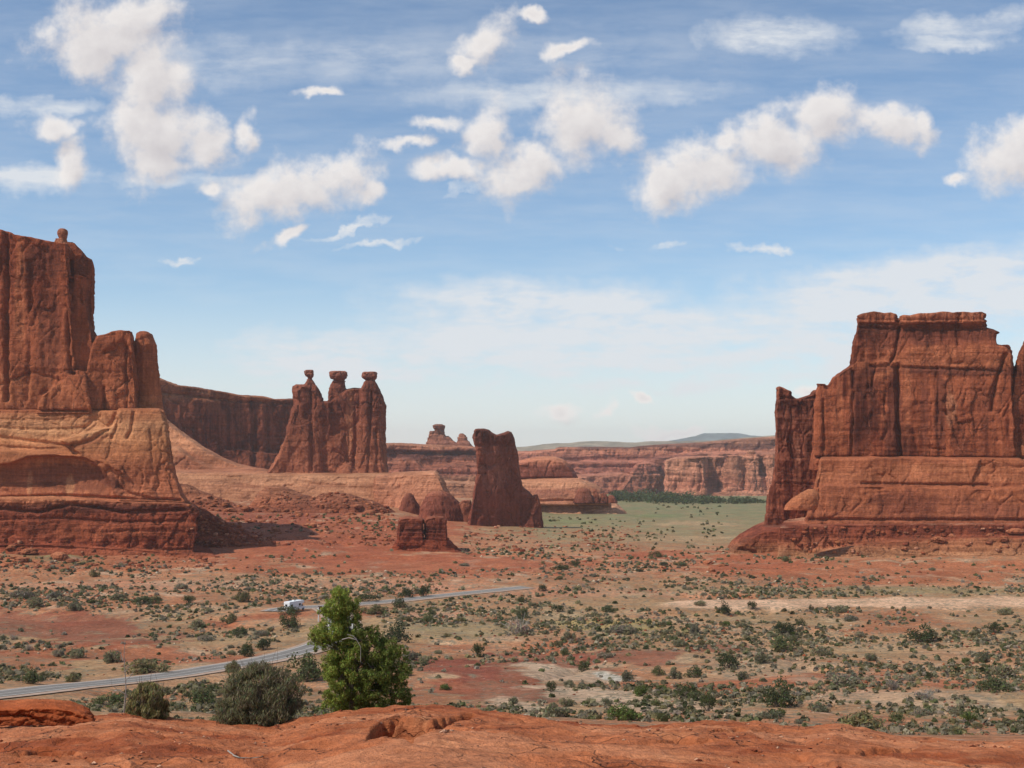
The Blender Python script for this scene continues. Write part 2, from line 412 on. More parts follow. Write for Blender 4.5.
    for (cx, cy, rx, ry, dp) in bulge:
        d += dp * np.exp(-(((px - cx) / rx) ** 2 + ((py - cy) / ry) ** 2)) * fr
    M = N.copy(); M[:, 2] *= .35
    V += M * (d * s)[:, None]
    # base colours by height of the beds, wobbling, then stains
    px = 512 + V[:, 0] / V[:, 1] * F; py = HOR - (V[:, 2] - HC) / V[:, 1] * F
    yy = py + 2.5 * n3(x / 30, y / 30, z / 12, seed + 60)
    if callable(color): C = color(px, py, yy)
    else:
        ys_ = [c[0] for c in color]
        C = np.stack([np.interp(yy, ys_, [c[1][k] for c in color]) for k in range(3)], 1)
    for (cx, cy, rx, ry, tilt, cc, al) in patches:
        ct, st_ = math.cos(R(tilt)), math.sin(R(tilt))
        dx, dy = px - cx, py - cy
        e = np.sqrt(((dx * ct + dy * st_) / rx) ** 2 + ((-dx * st_ + dy * ct) / ry) ** 2) + .35 * fbm(x / 8, y / 8, z / 20, 3, seed + 70)
        a = (al * sstep(e, 1.15, .75) * fr)[:, None]
        C = C * (1 - a) + np.array(cc) * a
    set_col(me, np.clip(C, 0, 1))
    if loc is None and parent is not None: loc = Vector(parent.location); rel = True
    L0 = np.array(loc if loc is not None else (V[:, 0].mean(), V[:, 1].mean(), V[:, 2].min()))
    V -= L0
    me.vertices.foreach_set('co', V.astype(np.float32).ravel())
    me.polygons.foreach_set('use_smooth', np.ones(len(me.polygons), bool))
    me.materials.clear(); me.materials.append(mat); me.update()
    o = link(name, me, parent, None if parent is not None else L0)
    me.name = name
    return o
def box_rows(y0, y1, x0, x1): return [(x0, y0), (x1, y0), (x1, y1), (x0, y1)]

exec_order = []
# ================================================================== TERRAIN
TPX = np.array([-900, -300, 0, 150, 210, 300, 390, 440, 500, 560, 650, 740, 850, 1024, 1400, 2000.])
TY = np.array([36, 60, 100, 150, 200, 260, 320, 400, 500, 600, 700, 800, 900, 1000, 1200, 1600, 2000, 2600, 4000, 7000, 12700.])
def row(base, **kw):
    v = np.full(len(TPX), float(base))
    return v
TB = np.stack([row(b) for b in (745, 738, 728, 718, 693, 667, 640, 608, 578, 559, 545, 534, 526, 519, 510, 500, 496, 492, 482, 468, 458)])
def setrow(Y, vals):
    TB[list(TY).index(Y)] = np.interp(TPX, [v[0] for v in vals], [v[1] for v in vals])
setrow(100, [(0, 722), (400, 722), (700, 730), (1024, 736)])
setrow(150, [(0, 708), (400, 712), (700, 716), (1024, 722)])
setrow(200, [(0, 688), (400, 692), (700, 695), (1024, 700)])
setrow(600, [(0, 551), (300, 556), (480, 560), (740, 561), (800, 556), (1024, 553)])
setrow(700, [(0, 530), (150, 534), (300, 532), (390, 538), (480, 546), (740, 547), (800, 536), (1024, 530)])
setrow(800, [(0, 520), (210, 514), (390, 518), (450, 530), (560, 535), (740, 536), (850, 520), (1024, 515)])
setrow(900, [(0, 512), (210, 505), (390, 509), (450, 520), (560, 527), (740, 528), (850, 515), (1024, 510)])
setrow(1000, [(0, 504), (210, 496), (390, 500), (450, 510), (560, 520), (740, 521), (1024, 505)])
setrow(1200, [(0, 494), (210, 488), (390, 492), (450, 500), (560, 511), (740, 511), (1024, 500)])
ROAD = {}
def _tps(u, Y):
    """interpolated photo row of the smooth ground."""
    px = 512 + u * F
    ix = np.clip(np.searchsorted(TPX, px) - 1, 0, len(TPX) - 2); tx = np.clip((px - TPX[ix]) / (TPX[ix + 1] - TPX[ix]), 0, 1)
    tx = tx * tx * (3 - 2 * tx)
    ly = np.log(np.maximum(Y, 36.0)); LT = np.log(TY)
    iy = np.clip(np.searchsorted(LT, ly) - 1, 0, len(TY) - 2); ty = np.clip((ly - LT[iy]) / (LT[iy + 1] - LT[iy]), 0, 1)
    # Catmull-Rom along distance on the drop in metres
    drop = (TB - HOR) / F * TY[:, None]
    def g(k): k = np.clip(k, 0, len(TY) - 1); return drop[k, ix] * (1 - tx) + drop[k, ix + 1] * tx
    p0, p1, p2, p3 = g(iy - 1), g(iy), g(iy + 1), g(iy + 2)
    return .5 * (2 * p1 + (p2 - p0) * ty + (2 * p0 - 5 * p1 + 4 * p2 - p3) * ty ** 2 + (3 * p1 - p0 - 3 * p2 + p3) * ty ** 3)
def road_mask(X, Y):
    m = np.zeros(np.shape(X))
    for key in ('a', 'b', 't'):
        if key in ROAD:
            P_, wdt = ROAD[key]
            dd = np.full(np.shape(X), 1e9)
            sel = (X > P_[:, 0].min() - 40) & (X < P_[:, 0].max() + 40) & (Y > P_[:, 1].min() - 40) & (Y < P_[:, 1].max() + 40)
            if sel.any(): dd[sel] = seg_dist(X[sel], Y[sel], [tuple(p) for p in P_])
            m = np.maximum(m, sstep(dd, wdt + 5, wdt))
    return m
def ground_z(X, Y, bumps=True):
    X = np.asarray(X, float); Y = np.asarray(Y, float)
    z = HC - _tps(X / np.maximum(Y, 1), Y)
    if bumps:
        k = sstep(Y, 45, 110) * (1 - .97 * road_mask(X, Y))
        far = sstep(Y, 1000, 500) * .8 + .2
        b = 1.6 * n3(X / 60, Y / 60, 0, 3) + .8 * n3(X / 22, Y / 22, 0, 4) + .38 * n3(X / 8, Y / 8, 0, 5) + .14 * n3(X / 3, Y / 3, 0, 6)
        gully = np.exp(-np.abs(n3(X / 70, Y / 55, 0, 9)) / .07)
        z = z + k * far * (b - 1.5 * gully)
    return z
_Ys = np.exp(np.linspace(math.log(60), math.log(2600), 1400))
def at(px, py):
    """point of the ground that the photo shows at pixel (px, py)."""
    px = np.atleast_1d(np.asarray(px, float)); py = np.atleast_1d(np.asarray(py, float))
    out = np.empty((len(px), 3)); w_ = np.linspace(-.11, .09, 56)[None, :]
    for i0 in range(0, len(px), 2000):
        u = (px[i0:i0 + 2000] - 512) / F; tgt = py[i0:i0 + 2000]
        lo = np.full(len(u), math.log(60.)); hi = np.full(len(u), math.log(2600.))
        for _ in range(22):
            md = (lo + hi) / 2; Ym = np.exp(md); pr = HOR + (HC - ground_z(u * Ym, Ym, False)) / Ym * F
            near = pr > tgt; lo = np.where(near, md, lo); hi = np.where(near, hi, md)
        Yg = np.exp(((lo + hi) / 2)[:, None] + w_)
        z = ground_z(u[:, None] * Yg, Yg); hit = HOR + (HC - z) / Yg * F <= tgt[:, None]
        k = np.where(hit.any(1), hit.argmax(1), 30); r = np.arange(len(u))
        out[i0:i0 + 2000, 0] = u * Yg[r, k]; out[i0:i0 + 2000, 1] = Yg[r, k]; out[i0:i0 + 2000, 2] = z[r, k]
    return out
def at_smooth(px, py):
    u = (px - 512) / F; z = ground_z(u * _Ys, _Ys, False); pr = HOR + (HC - z) / _Ys * F
    k = int((pr <= py).argmax()); return np.array([u * _Ys[k], _Ys[k]])
def curve(pts, n=60):
    pts = np.array(pts); P_ = np.vstack([2 * pts[0] - pts[1], pts, 2 * pts[-1] - pts[-2]]); out = []
    for i in range(1, len(P_) - 2):
        for t in np.linspace(0, 1, n, endpoint=False):
            p0, p1, p2, p3 = P_[i - 1:i + 3]
            out.append(.5 * (2 * p1 + (p2 - p0) * t + (2 * p0 - 5 * p1 + 4 * p2 - p3) * t * t + (3 * p1 - p0 - 3 * p2 + p3) * t ** 3))
    out.append(P_[-2]); return np.array(out)
_ra = [at_smooth(*p) for p in ((-120, 706), (0, 695), (90, 685), (180, 674), (270, 659), (318, 646), (338, 634), (340, 623), (335, 614), (327, 608.5))]
_rb = [at_smooth(*p) for p in ((272, 612), (285, 609), (330, 606.5), (380, 602.5), (440, 596), (500, 590), (526, 587.5))]
_rt = [at_smooth(*p) for p in ((700, 604), (760, 603.5), (880, 603), (1024, 602), (1200, 601))]
ROAD['a'] = (curve(_ra, 8), 6.5); ROAD['b'] = (curve(_rb, 8), 6.0); ROAD['t'] = (curve(_rt, 6), 10.0)

SOIL = lin(184, 118, 82, ALB); REDSOIL = lin(166, 86, 56, ALB); DRSOIL = lin(140, 70, 52, ALB); PALESOIL = lin(206, 166, 136, ALB)
GRASSC = lin(150, 130, 92, ALB); TANG = lin(190, 146, 108, ALB); FARG = lin(142, 126, 88, ALB)
# patches of ground: px, py, rx, ry, tilt, colour, strength
GP = [
    (860, 730, 300, 9, 3, SOIL, .9), (600, 723, 160, 6, 1, SOIL, .8), (600, 533, 50, 4, 0, SOIL, .6), (700, 524, 40, 2.5, 0, TANG, .6), (655, 516, 30, 2, 0, lin(110, 118, 70, ALB), .6), (560, 522, 40, 3, 0, lin(120, 122, 74, ALB), .6), (690, 538, 60, 3, 0, TANG, .5), (590, 545, 40, 3, 0, REDSOIL, .5),
    (330, 532, 170, 20, 2, REDSOIL, .85), (250, 515, 90, 14, 0, DRSOIL, .5), (500, 545, 60, 10, 0, SOIL, .6),
    (60, 553, 40, 9, 6, lin(128, 124, 78, ALB), .8), (230, 545, 220, 14, 3, REDSOIL, .75), (420, 565, 160, 12, 0, REDSOIL, .7), (120, 562, 120, 9, 0, REDSOIL, .5),
    (250, 585, 260, 5, 0, PINK, .45), (560, 592, 160, 5, 0, PINK, .4),
    (70, 628, 95, 17, 3, DRSOIL, .72), (150, 655, 110, 9, 2, REDSOIL, .7), (20, 660, 50, 14, 0, REDSOIL, .6),
    (500, 684, 80, 24, 8, DRSOIL, .72), (450, 668, 60, 14, 10, DRSOIL, .75), (640, 657, 70, 8, 0, DRSOIL, .72), (720, 648, 50, 6, 0, DRSOIL, .72), (560, 663, 60, 9, 6, DRSOIL, .7),
    (570, 676, 60, 9, 5, PALESOIL, .9), (600, 696, 70, 9, 8, PALESOIL, .85), (525, 706, 40, 6, 10, PALESOIL, .8), (520, 716, 30, 3, 6, lin(222, 200, 180, ALB), .8), (612, 678, 20, 4, 8, lin(226, 206, 188, ALB), .9), (655, 702, 60, 10, 0, PALESOIL, .6),
    (430, 690, 40, 20, 0, REDSOIL, .5),
    (760, 665, 60, 14, 0, PALESOIL, .35), (900, 700, 120, 10, 4, PALESOIL, .45), (780, 690, 50, 12, 0, SOIL, .5),
    (870, 572, 170, 12, 0, REDSOIL, .55), (760, 560, 60, 12, 0, REDSOIL, .7), (650, 556, 40, 5, 0, REDSOIL, .8),
    (470, 630, 60, 10, 0, GRASSC, .6), (600, 625, 60, 5, 0, lin(170, 140, 84, ALB), .7), (880, 640, 160, 12, 0, TANG, .6), (430, 615, 30, 5, 0, PINK, .6), (860, 590, 180, 4, 0, GRASSC, .6),
]
def ground_cols(X, Y, Z):
    px = 512 + X / Y * F; py = HOR + (HC - Z) / Y * F
    n4 = fbm(X / 3.5, Y / 5, 0, 2, 79); n1 = fbm(X / 45, Y / 45, 0, 4, 70); n2 = fbm(X / 14, Y / 14, 0, 3, 75)
    C = np.empty(X.shape + (3,)); C[:] = SOIL
    def mixin(c, a):
        nonlocal C
        a = np.clip(a, 0, 1)[..., None]; C = C * (1 - a) + np.array(c) * a
    mixin(REDSOIL, sstep(n1, .1, .6) * .65)
    mixin(PALESOIL, sstep(n2 - .3 * n1, .25, .7) * .55)
    mixin(TANG, sstep(py, 592, 622) * sstep(-n1, -.45, .3) * .5)
    mixin(GRASSC, sstep(n3(X / 35, Y / 60, 0, 77), -.30, .30) * .42 * sstep(py, 740, 705) * sstep(py, 566, 590))
    mixin(FARG, sstep(py, 562, 528) * sstep(px, 430, 560) * (.80 + .3 * n2))
    mixin(lin(116, 116, 76, ALB), sstep(py, 530, 508) * sstep(px, 470, 560) * (.6 + .5 * n2))
    for (cx, cy, rx, ry, tl, cc, al) in GP:
        ct, st_ = math.cos(R(tl)), math.sin(R(tl)); dx, dy = px - cx, py - cy
        e = np.sqrt(((dx * ct + dy * st_) / rx) ** 2 + ((-dx * st_ + dy * ct) / ry) ** 2)
        near = e < 2
        if near.any(): mixin(cc, al * sstep(e + .55 * n2 + .25 * n1 + .3 * n4, 1.1, .78))
    # washed track of bare pinkish sand
    P_, wd = ROAD['t']; dd = np.full(X.shape, 1e9); sel = (Y > 330) & (Y < 520) & (X > 30)
    dd[sel] = seg_dist(X[sel], Y[sel], [tuple(p) for p in P_])
    mixin(lin(222, 170, 136, ALB), sstep(dd + 3 * n2, 17, 9) * .95)
    return np.clip(C, 0.01, .9)

def make_ground():
    # rows spaced for even detail as the ground recedes
    yy = np.concatenate([np.exp(np.linspace(math.log(36.5), math.log(140), 70)), np.linspace(140, 700, 430)[1:], np.exp(np.linspace(math.log(700), math.log(2600), 170))[1:], np.exp(np.linspace(math.log(2600), math.log(12600), 30))[1:]])
    uu = np.concatenate([np.linspace(-2.2, -.47, 40)[:-1], np.linspace(-.47, .47, 760), np.linspace(.47, 2.2, 40)[1:]])
    U, Yg = np.meshgrid(uu, yy)
    U = np.sign(U) * np.where(np.abs(U) > .47, .47 + (np.abs(U) - .47) * np.clip((7400 / Yg - .47) / 1.73, 0, 1), np.abs(U)); X = U * Yg
    Z = ground_z(X, Yg)
    C = ground_cols(X, Yg, Z)
    me = mesh_np('ground', np.stack([X, Yg, Z], -1).reshape(-1, 3), quads_grid(len(yy), len(uu)), C.reshape(-1, 3))
    m, t, b = new_mat('desert_soil')
    pos = t.n.new('ShaderNodeNewGeometry').outputs['Position']
    c = attr(t)
    s1 = t.noise(pos, .75, 7, .78); s2 = t.noise(pos, 2.2, 4, .75); s3 = t.noise(pos, .09, 4, .6); s4 = t.noise(pos, .23, 3, .6)
    c = t.mix(1.0, c, t.mix(t.ramp(s3, .3, .7), (.82, .80, .78, 1), (1.16, 1.17, 1.18, 1)), 'MULTIPLY')
    c = t.mix(1.0, c, t.mix(t.ramp(s1, .3, .7), (.58, .56, .54, 1), (1.30, 1.33, 1.36, 1)), 'MULTIPLY')
    c = t.mix(t.ramp(s2, .60, .74, 0, .55), c, (.56, .42, .33, 1))
    gm = t.math('MULTIPLY', t.ramp(s4, .44, .60), t.ramp(s1, .54, .44, 0, .85))
    zc = t.sep(attr(t)); gm = t.math('MULTIPLY', gm, t.ramp(t.math('DIVIDE', zc[0], t.math('ADD', zc[1], .001)), 3.2, 2.2))
    c = t.mix(gm, c, t.mix(t.ramp(s2, .4, .6), (.175, .155, .095, 1), (.25, .225, .15, 1)))
    s5 = t.noise(pos, 1.3, 4, .8); c = t.mix(t.ramp(s5, .58, .72, 0, .8), c, (.64, .46, .36, 1)); c = t.mix(t.ramp(s5, .40, .28, 0, .6), c, (.17, .085, .055, 1))
    t.l.new(c, b.inputs['Base Color'])
    bump(t, b, t.math('ADD', s1, t.math('MULTIPLY', s2, .5)), .9, .5)
    me.materials.append(m)
    tag(link('ground', me), kind='structure')
make_ground()

# ------------------------------------------------------------------ bare sandstone the photo is taken from
EDGE = np.array([(-300, 716), (0, 722), (60, 719), (95, 716), (130, 712), (160, 716), (220, 722), (270, 724), (300, 716), (340, 711), (400, 705), (435, 704), (470, 708), (500, 712), (560, 721), (650, 724), (700, 722), (750, 722), (800, 727), (835, 723), (870, 728), (900, 735), (960, 739), (1024, 740), (1400, 745)], float)
HOLLOWS = [([(366, 742), (370, 728), (384, 719), (404, 716), (432, 719), (454, 715), (476, 714), (470, 719), (452, 725), (434, 732), (416, 737), (410, 744), (404, 739), (386, 737)], .60, 3.5),
           ([(228, 757), (240, 753), (262, 754), (284, 751), (276, 757), (250, 760)], .18, 2.5), ([(0, 753), (40, 748), (92, 752), (60, 757), (20, 757)], .15, 2.5), ([(640, 742), (690, 738), (730, 742), (690, 746)], .15, 2.5), ([(820, 752), (880, 747), (930, 751), (870, 756)], .18, 2.5), ([(700, 730), (740, 728), (775, 731), (735, 734)], .12, 2.)]
def ledge_z(X, Y):
    u = X / np.maximum(Y, .5); px = 512 + u * F
    e = np.interp(px, EDGE[:, 0], EDGE[:, 1])
    ze = HC - (e - HOR) / F * 34.0
    t = np.clip((Y - 3) / 31.0, 0, 1)
    z = (HC - 1.9) * (1 - t) + ze * t
    z += .30 * n3(X / 5, Y / 5, 0, 81) * sstep(Y, 4, 12) * sstep(Y, 34, 28) + .10 * n3(X / 1.6, Y / 1.6, 0, 82) * sstep(Y, 34, 31)
    # thin beds weathering out as low steps
    h = z + .25 * n3(X / 3, Y / 3, 0, 83); st = .16
    fr = h / st - np.floor(h / st)
    z += (sstep(fr, .35, .65) - fr) * st * .75 * sstep(n3(X / 4, Y / 4, 0, 84), -.4, .2)
    z += .05 * fbm(X / .5, Y / .5, 0, 3, 85) - .10 * np.exp(-np.abs(n3(X / 2.2, Y / 1.4, 0, 87)) / .035) * sstep(n3(X / 5, Y / 5, 0, 88), 0, .3)
    # hollow worn into the edge
    pxv = 512 + X / np.maximum(Y, .5) * F + 3 * n3(X * 1.3, Y * 1.3, 0, 89); pyv = HOR + (HC - z) / np.maximum(Y, .5) * F + 2.5 * n3(X * 1.7, Y * 1.7, 0, 90)
    for poly, dp, wd in HOLLOWS:
        sel = (pxv > min(p[0] for p in poly)) & (pxv < max(p[0] for p in poly)) & (pyv > min(p[1] for p in poly)) & (pyv < max(p[1] for p in poly)) & (Y > 10)
        if sel.any():
            a, c = pxv[sel], pyv[sel]; ins = np.zeros(a.shape, bool)
            for (x0, y0), (x1, y1) in zip(poly, poly[1:] + poly[:1]): ins ^= ((y0 > c) != (y1 > c)) & (a < (x1 - x0) * (c - y0) / (y1 - y0 + 1e-9) + x0)
            q = np.zeros(z.shape); q[sel] = np.where(ins, sstep(seg_dist(a, c, poly + poly[:1]), .3, wd), 0) * dp
            z = z - q
    # rounding off and dropping away past the edge
    over = np.maximum(Y - 33.2 - .5 * n3(X / 2.5, 0, 0, 86), 0)
    return z - .55 * over ** 1.5
def make_ledge():
    yy = np.concatenate([np.linspace(2.5, 16, 24), np.linspace(16, 34.6, 300)[1:], np.linspace(34.6, 44, 22)[1:]])
    uu = np.concatenate([np.linspace(-1.6, -.46, 30)[:-1], np.linspace(-.46, .46, 620), np.linspace(.46, 1.6, 30)[1:]])
    U, Yg = np.meshgrid(uu, yy); X = U * Yg; Z = ledge_z(X, Yg)
    n1 = fbm(X / 4, Yg / 2.5, 0, 4, 90); n2 = fbm(X / 1.2, Yg / .8, 0, 3, 94)
    C = np.empty(X.shape + (3,)); C[:] = lin(186, 106, 68, ALB)
    for cc, a in ((lin(204, 130, 92, ALB), sstep(n1, .0, .55) * .7), (lin(150, 70, 38, ALB), sstep(-n1 + .3 * n2, .15, .6) * .75), (lin(212, 140, 98, ALB), sstep(n2, .35, .8) * .4)):
        C = C * (1 - a[..., None]) + np.array(cc) * a[..., None]
    me = mesh_np('sandstone_ground', np.stack([X, Yg, Z], -1).reshape(-1, 3), quads_grid(len(yy), len(uu)), C.reshape(-1, 3))
    m, t, b = new_mat('red_slickrock')
    pos = t.n.new('ShaderNodeNewGeometry').outputs['Position']
    s1 = t.noise(pos, 2.2, 6, .68); s2 = t.noise(t.mapping(pos, scale=(.5, 1.2, 4)), 2.0, 5, .65); s3 = t.noise(pos, 14, 4, .7); s4 = t.noise(pos, .6, 3, .5)
    c = t.mix(1.0, attr(t), t.mix(t.ramp(s1, .3, .7), (.80, .77, .75, 1), (1.16, 1.17, 1.17, 1)), 'MULTIPLY')
    c = t.mix(1.0, c, t.mix(t.ramp(s2, .32, .68), (.84, .8, .78, 1), (1.12, 1.13, 1.14, 1)), 'MULTIPLY')
    c = t.mix(1.0, c, t.mix(t.ramp(s3, .3, .7), (.86, .85, .84, 1), (1.12, 1.12, 1.12, 1)), 'MULTIPLY')
    c = t.mix(t.ramp(s2, .36, .26, 0, .6), c, (.16, .06, .035, 1))
    s5 = t.noise(t.mapping(pos, scale=(1, 1, 3)), 5.5, 5, .75); c = t.mix(t.ramp(s5, .60, .78, 0, .55), c, (.55, .33, .22, 1)); c = t.mix(t.ramp(s5, .38, .24, 0, .6), c, (.19, .075, .045, 1))
    vo = t.n.new('ShaderNodeTexVoronoi'); vo.feature = 'DISTANCE_TO_EDGE'; vo.inputs['Scale'].default_value = 1.0
    t.l.new(t.mapping(t.vmath('ADD', pos, t.vmath('SCALE', t.noise(pos, 1.2, 3, .6, out=1), .9)), scale=(.35, .9, 1.5)), vo.inputs['Vector'])
    ck = t.math('MULTIPLY', t.ramp(vo.outputs['Distance'], .022, .004), t.ramp(t.noise(pos, .5, 2, .5), .45, .58)); c = t.mix(t.math('MULTIPLY', ck, .45), c, (.12, .05, .03, 1))
    s3 = t.math('SUBTRACT', s3, t.math('MULTIPLY', ck, 2.0))
    t.l.new(c, b.inputs['Base Color'])
    bump(t, b, t.math('ADD', s1, t.math('ADD', s2, t.math('ADD', t.math('MULTIPLY', s5, .6), t.math('MULTIPLY', s3, .4)))), .95, .12)
    me.materials.append(m)
    tag(link('sandstone_ground', me), kind='structure')
    return m
LEDGE_MAT = make_ledge()
# ================================================================== ROCK FORMATIONS
M_CLIFF = rock_mat('cliff_sandstone', .5, streak=.75, strata=.35)
M_SLICK = rock_mat('slickrock', .5, streak=.5, strata=.6, vlo=.52, vhi=.72, joints=.25, bmp=.8)
M_LAYER = rock_mat('layered_red_beds', .5, streak=.35, strata=1.0)
M_BUTTE = rock_mat('butte_sandstone', .5, streak=.95, strata=.45, vlo=.40, vhi=.58)
M_TOWER = rock_mat('tower_sandstone', .75, streak=.7, strata=.28)
M_BENCH = rock_mat('pale_slickrock', .75, streak=.25, strata=.7, joints=0, bmp=.8)
M_MESA = rock_mat('mesa_sandstone', 1.0, streak=.9, strata=.45, vlo=.38, vhi=.6)
M_FAR = rock_mat('far_sandstone', 1.6, streak=.4, strata=1.0)
BOULDER_M = rock_mat('boulder_sandstone', .4, streak=.2, strata=.5)

# ---- cliff at the left edge of the view
D = 640.
cliff = thing('sandstone_cliff', 'tall red cliff with a balanced knob on its rim, above banded tan slickrock', 'cliff', (wx(20, D), D, wz(560, D)))
def b_(bm):
    solid_poly(bm, [(-220, 222), (-60, 226), (0, 231), (11, 234), (14, 236), (34, 239.5), (52, 243), (66, 246), (72, 300), (76, 416), (-220, 416)], D, 0, 20, 60, 0, .05, ins_px=3)
    solid_poly(bm, [(52, 243), (66, 242), (73, 243), (79, 249), (86, 257), (92, 260), (94.5, 268), (94, 330), (97, 336), (98, 416), (52, 416)], D, 6, 10, 45, 18, .03, ins_px=2)
    solid_poly(bm, [(70, 277), (77, 275), (86, 278), (89, 310), (93, 335), (97, 416), (67, 416)], D, 0, 15, 10, 10, .03)
    solid_poly(bm, [(84, 382), (90, 352), (97, 337), (105, 335), (112, 332), (120, 331), (131, 331.5), (133, 338), (136, 380), (137, 416), (74, 416)], D, 0, 19, 14, 6, .06, ins_px=2)
    solid_poly(bm, [(40, 396), (62, 380), (76, 370), (86, 372), (92, 416), (34, 416)], D, 0, 25, 10, 0, .12, ins_px=3)
rock('upper_wall', D, b_, M_CLIFF, [(230, lin(168, 86, 56, ALB)), (300, lin(160, 82, 54, ALB)), (380, lin(174, 96, 64, ALB)), (412, lin(180, 104, 70, ALB))], 1.0, cliff, 1,
     flute=(2.6, 22, 6), cracks=(3.2, 20, 9), bed=(.5, 7), fine=.7,
     grooves=[([(6, 232), (5, 300), (7, 400)], 2.2, 7), ([(71, 262), (69, 330), (72, 372)], 2.6, 8), ([(103, 388), (104, 412)], 2.0, 5), ([(30, 262), (31, 330), (27, 400)], 2.4, 2.5), ([(105, 352), (114, 350)], 2, 4), ([(125, 352), (127, 412)], 1.2, 3),
              ([(-10, 411), (170, 411)], 1.3, 5), ([(0, 385), (30, 372), (60, 380)], 1.5, 2)],
     bulge=[(50, 290, 16, 40, -3), (110, 345, 14, 10, 2), (82, 390, 10, 16, 3)],
     patches=[(42, 262, 22, 16, 0, DARK, .6), (50, 330, 12, 60, 0, DARK, .45), (20, 300, 6, 60, 0, lin(190, 112, 76, ALB), .5), (87, 262, 8, 18, 20, DARK, .6), (10, 390, 60, 14, 0, ORANGE, .4)])
def b_(bm):
    solid_loft(bm, [(331.5, 140, 147), (334, 137.5, 151), (345, 136.5, 155.5), (370, 137, 157.5), (395, 138, 159), (414, 138, 161)], D, 2, 1.5, 3, 8)
rock('rock_pillar', D, b_, M_CLIFF, [(330, RED), (412, ORANGE)], .8, cliff, 2, flute=(.8, 14, 5), cracks=(1, 14, 8), bed=(.3, 6), fine=.4)
def b_(bm):
    solid_loft(bm, [(228.5, 60, 65), (230, 58, 67.3), (234, 57.6, 68), (237.5, 58.6, 67.2), (240, 60, 66)], D, -2, 1, 2.4)
    solid_loft(bm, [(239, 56, 66), (242, 55, 67), (245, 55.5, 69.5), (251, 55, 73)], D, -2, 1.1, 3)
rock('balanced_rock', D, b_, M_CLIFF, [(228, lin(172, 104, 78, ALB)), (250, lin(190, 116, 84, ALB))], .5, cliff, 3, flute=None, cracks=None, bed=(.6, 3), fine=.35, blocks=(1.2, 5, 1.))
def b_(bm):
    solid_poly(bm, [(-220, 407), (60, 408), (162, 409), (167, 424), (170, 445), (171, 462), (174, 474), (181, 492), (186, 502), (-220, 502)], D, 0, 38, 40, 0, .34, ins_px=4)
    solid_poly(bm, [(60, 440), (112, 424), (118, 408), (160, 408), (167, 424), (170, 445), (170, 470), (176, 502), (118, 502), (100, 470)], D, 0, 41, 20, 8, .30, ins_px=4)
    solid_poly(bm, [(-220, 449), (22, 448), (60, 451), (100, 453), (118, 462), (122, 474), (112, 472), (98, 464), (80, 459.5), (50, 457.5), (28, 459), (10, 466), (-220, 467)], D, 0, 40.2, 20, 0, .28, ins_px=3)
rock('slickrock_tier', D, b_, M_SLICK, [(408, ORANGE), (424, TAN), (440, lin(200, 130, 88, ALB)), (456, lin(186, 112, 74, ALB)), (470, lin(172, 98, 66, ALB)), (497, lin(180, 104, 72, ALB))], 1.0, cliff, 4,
     flute=(2.0, 60, 1.2), cracks=(1.2, 30, 3), bed=(.7, 9), fine=.5, smooth=4,
     grooves=[([(-10, 436), (30, 441), (70, 446), (92, 440), (108, 428), (116, 414)], 2.0, 3.2), ([(-10, 427), (40, 430), (85, 428), (100, 416)], 1.4, 1.6), ([(-10, 446), (40, 449), (80, 447)], 1.2, 1.6), ([(-10, 419), (50, 420), (80, 417)], 1.0, 1.0),
              ([(134, 410), (131, 432), (128, 438)], 1.5, 4), ([(112, 438), (118, 420)], 1.5, 3), ([(-10, 498), (60, 495), (100, 497), (140, 499), (180, 500)], 1.4, 5), ([(118, 486), (130, 494), (150, 498)], 1.6, 3), ([(150, 430), (152, 455)], 1.0, 1.5)],
     bulge=[(60, 480, 52, 14, -5), (128, 485, 14, 8, -2), (145, 430, 16, 14, 3)],
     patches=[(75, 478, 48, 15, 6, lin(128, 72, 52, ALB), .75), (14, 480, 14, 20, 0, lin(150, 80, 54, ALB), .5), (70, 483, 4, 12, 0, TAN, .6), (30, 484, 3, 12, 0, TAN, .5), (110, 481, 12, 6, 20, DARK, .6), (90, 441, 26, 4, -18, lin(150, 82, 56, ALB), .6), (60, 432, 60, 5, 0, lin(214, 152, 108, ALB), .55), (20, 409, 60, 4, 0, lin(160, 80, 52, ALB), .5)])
def b_(bm):
    solid_poly(bm, [(-220, 496), (60, 494), (120, 497), (182, 499), (192, 503), (196, 508), (192, 516), (194, 530), (190, 545), (196, 575), (-220, 575)], D, 0, 50, 50, 4, .12, ins_px=2)
    solid_poly(bm, [(-220, 535), (50, 534), (150, 540), (205, 545), (225, 560), (232, 580), (-220, 580)], D, 0, 66, 40, 4, .7, ins_px=4)
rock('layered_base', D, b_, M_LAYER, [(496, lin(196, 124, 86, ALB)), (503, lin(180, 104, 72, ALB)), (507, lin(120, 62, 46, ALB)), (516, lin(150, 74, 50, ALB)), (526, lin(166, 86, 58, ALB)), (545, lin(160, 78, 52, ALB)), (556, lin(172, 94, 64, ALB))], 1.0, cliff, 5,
     flute=(1.2, 26, 2), cracks=(1.6, 16, 3), bed=(1.3, 5), fine=.9,
     grooves=[([(-10, 508), (40, 512), (70, 504), (100, 508), (120, 512), (185, 510)], 1.6, 5), ([(-10, 520), (60, 518), (120, 522), (185, 521)], 1.2, 2.5), ([(-10, 546), (60, 547), (150, 551), (190, 549)], 1.5, 3.5)],
     patches=[(90, 507, 60, 3, 2, DARK, .6), (100, 533, 60, 8, 0, lin(182, 98, 64, ALB), .5)])

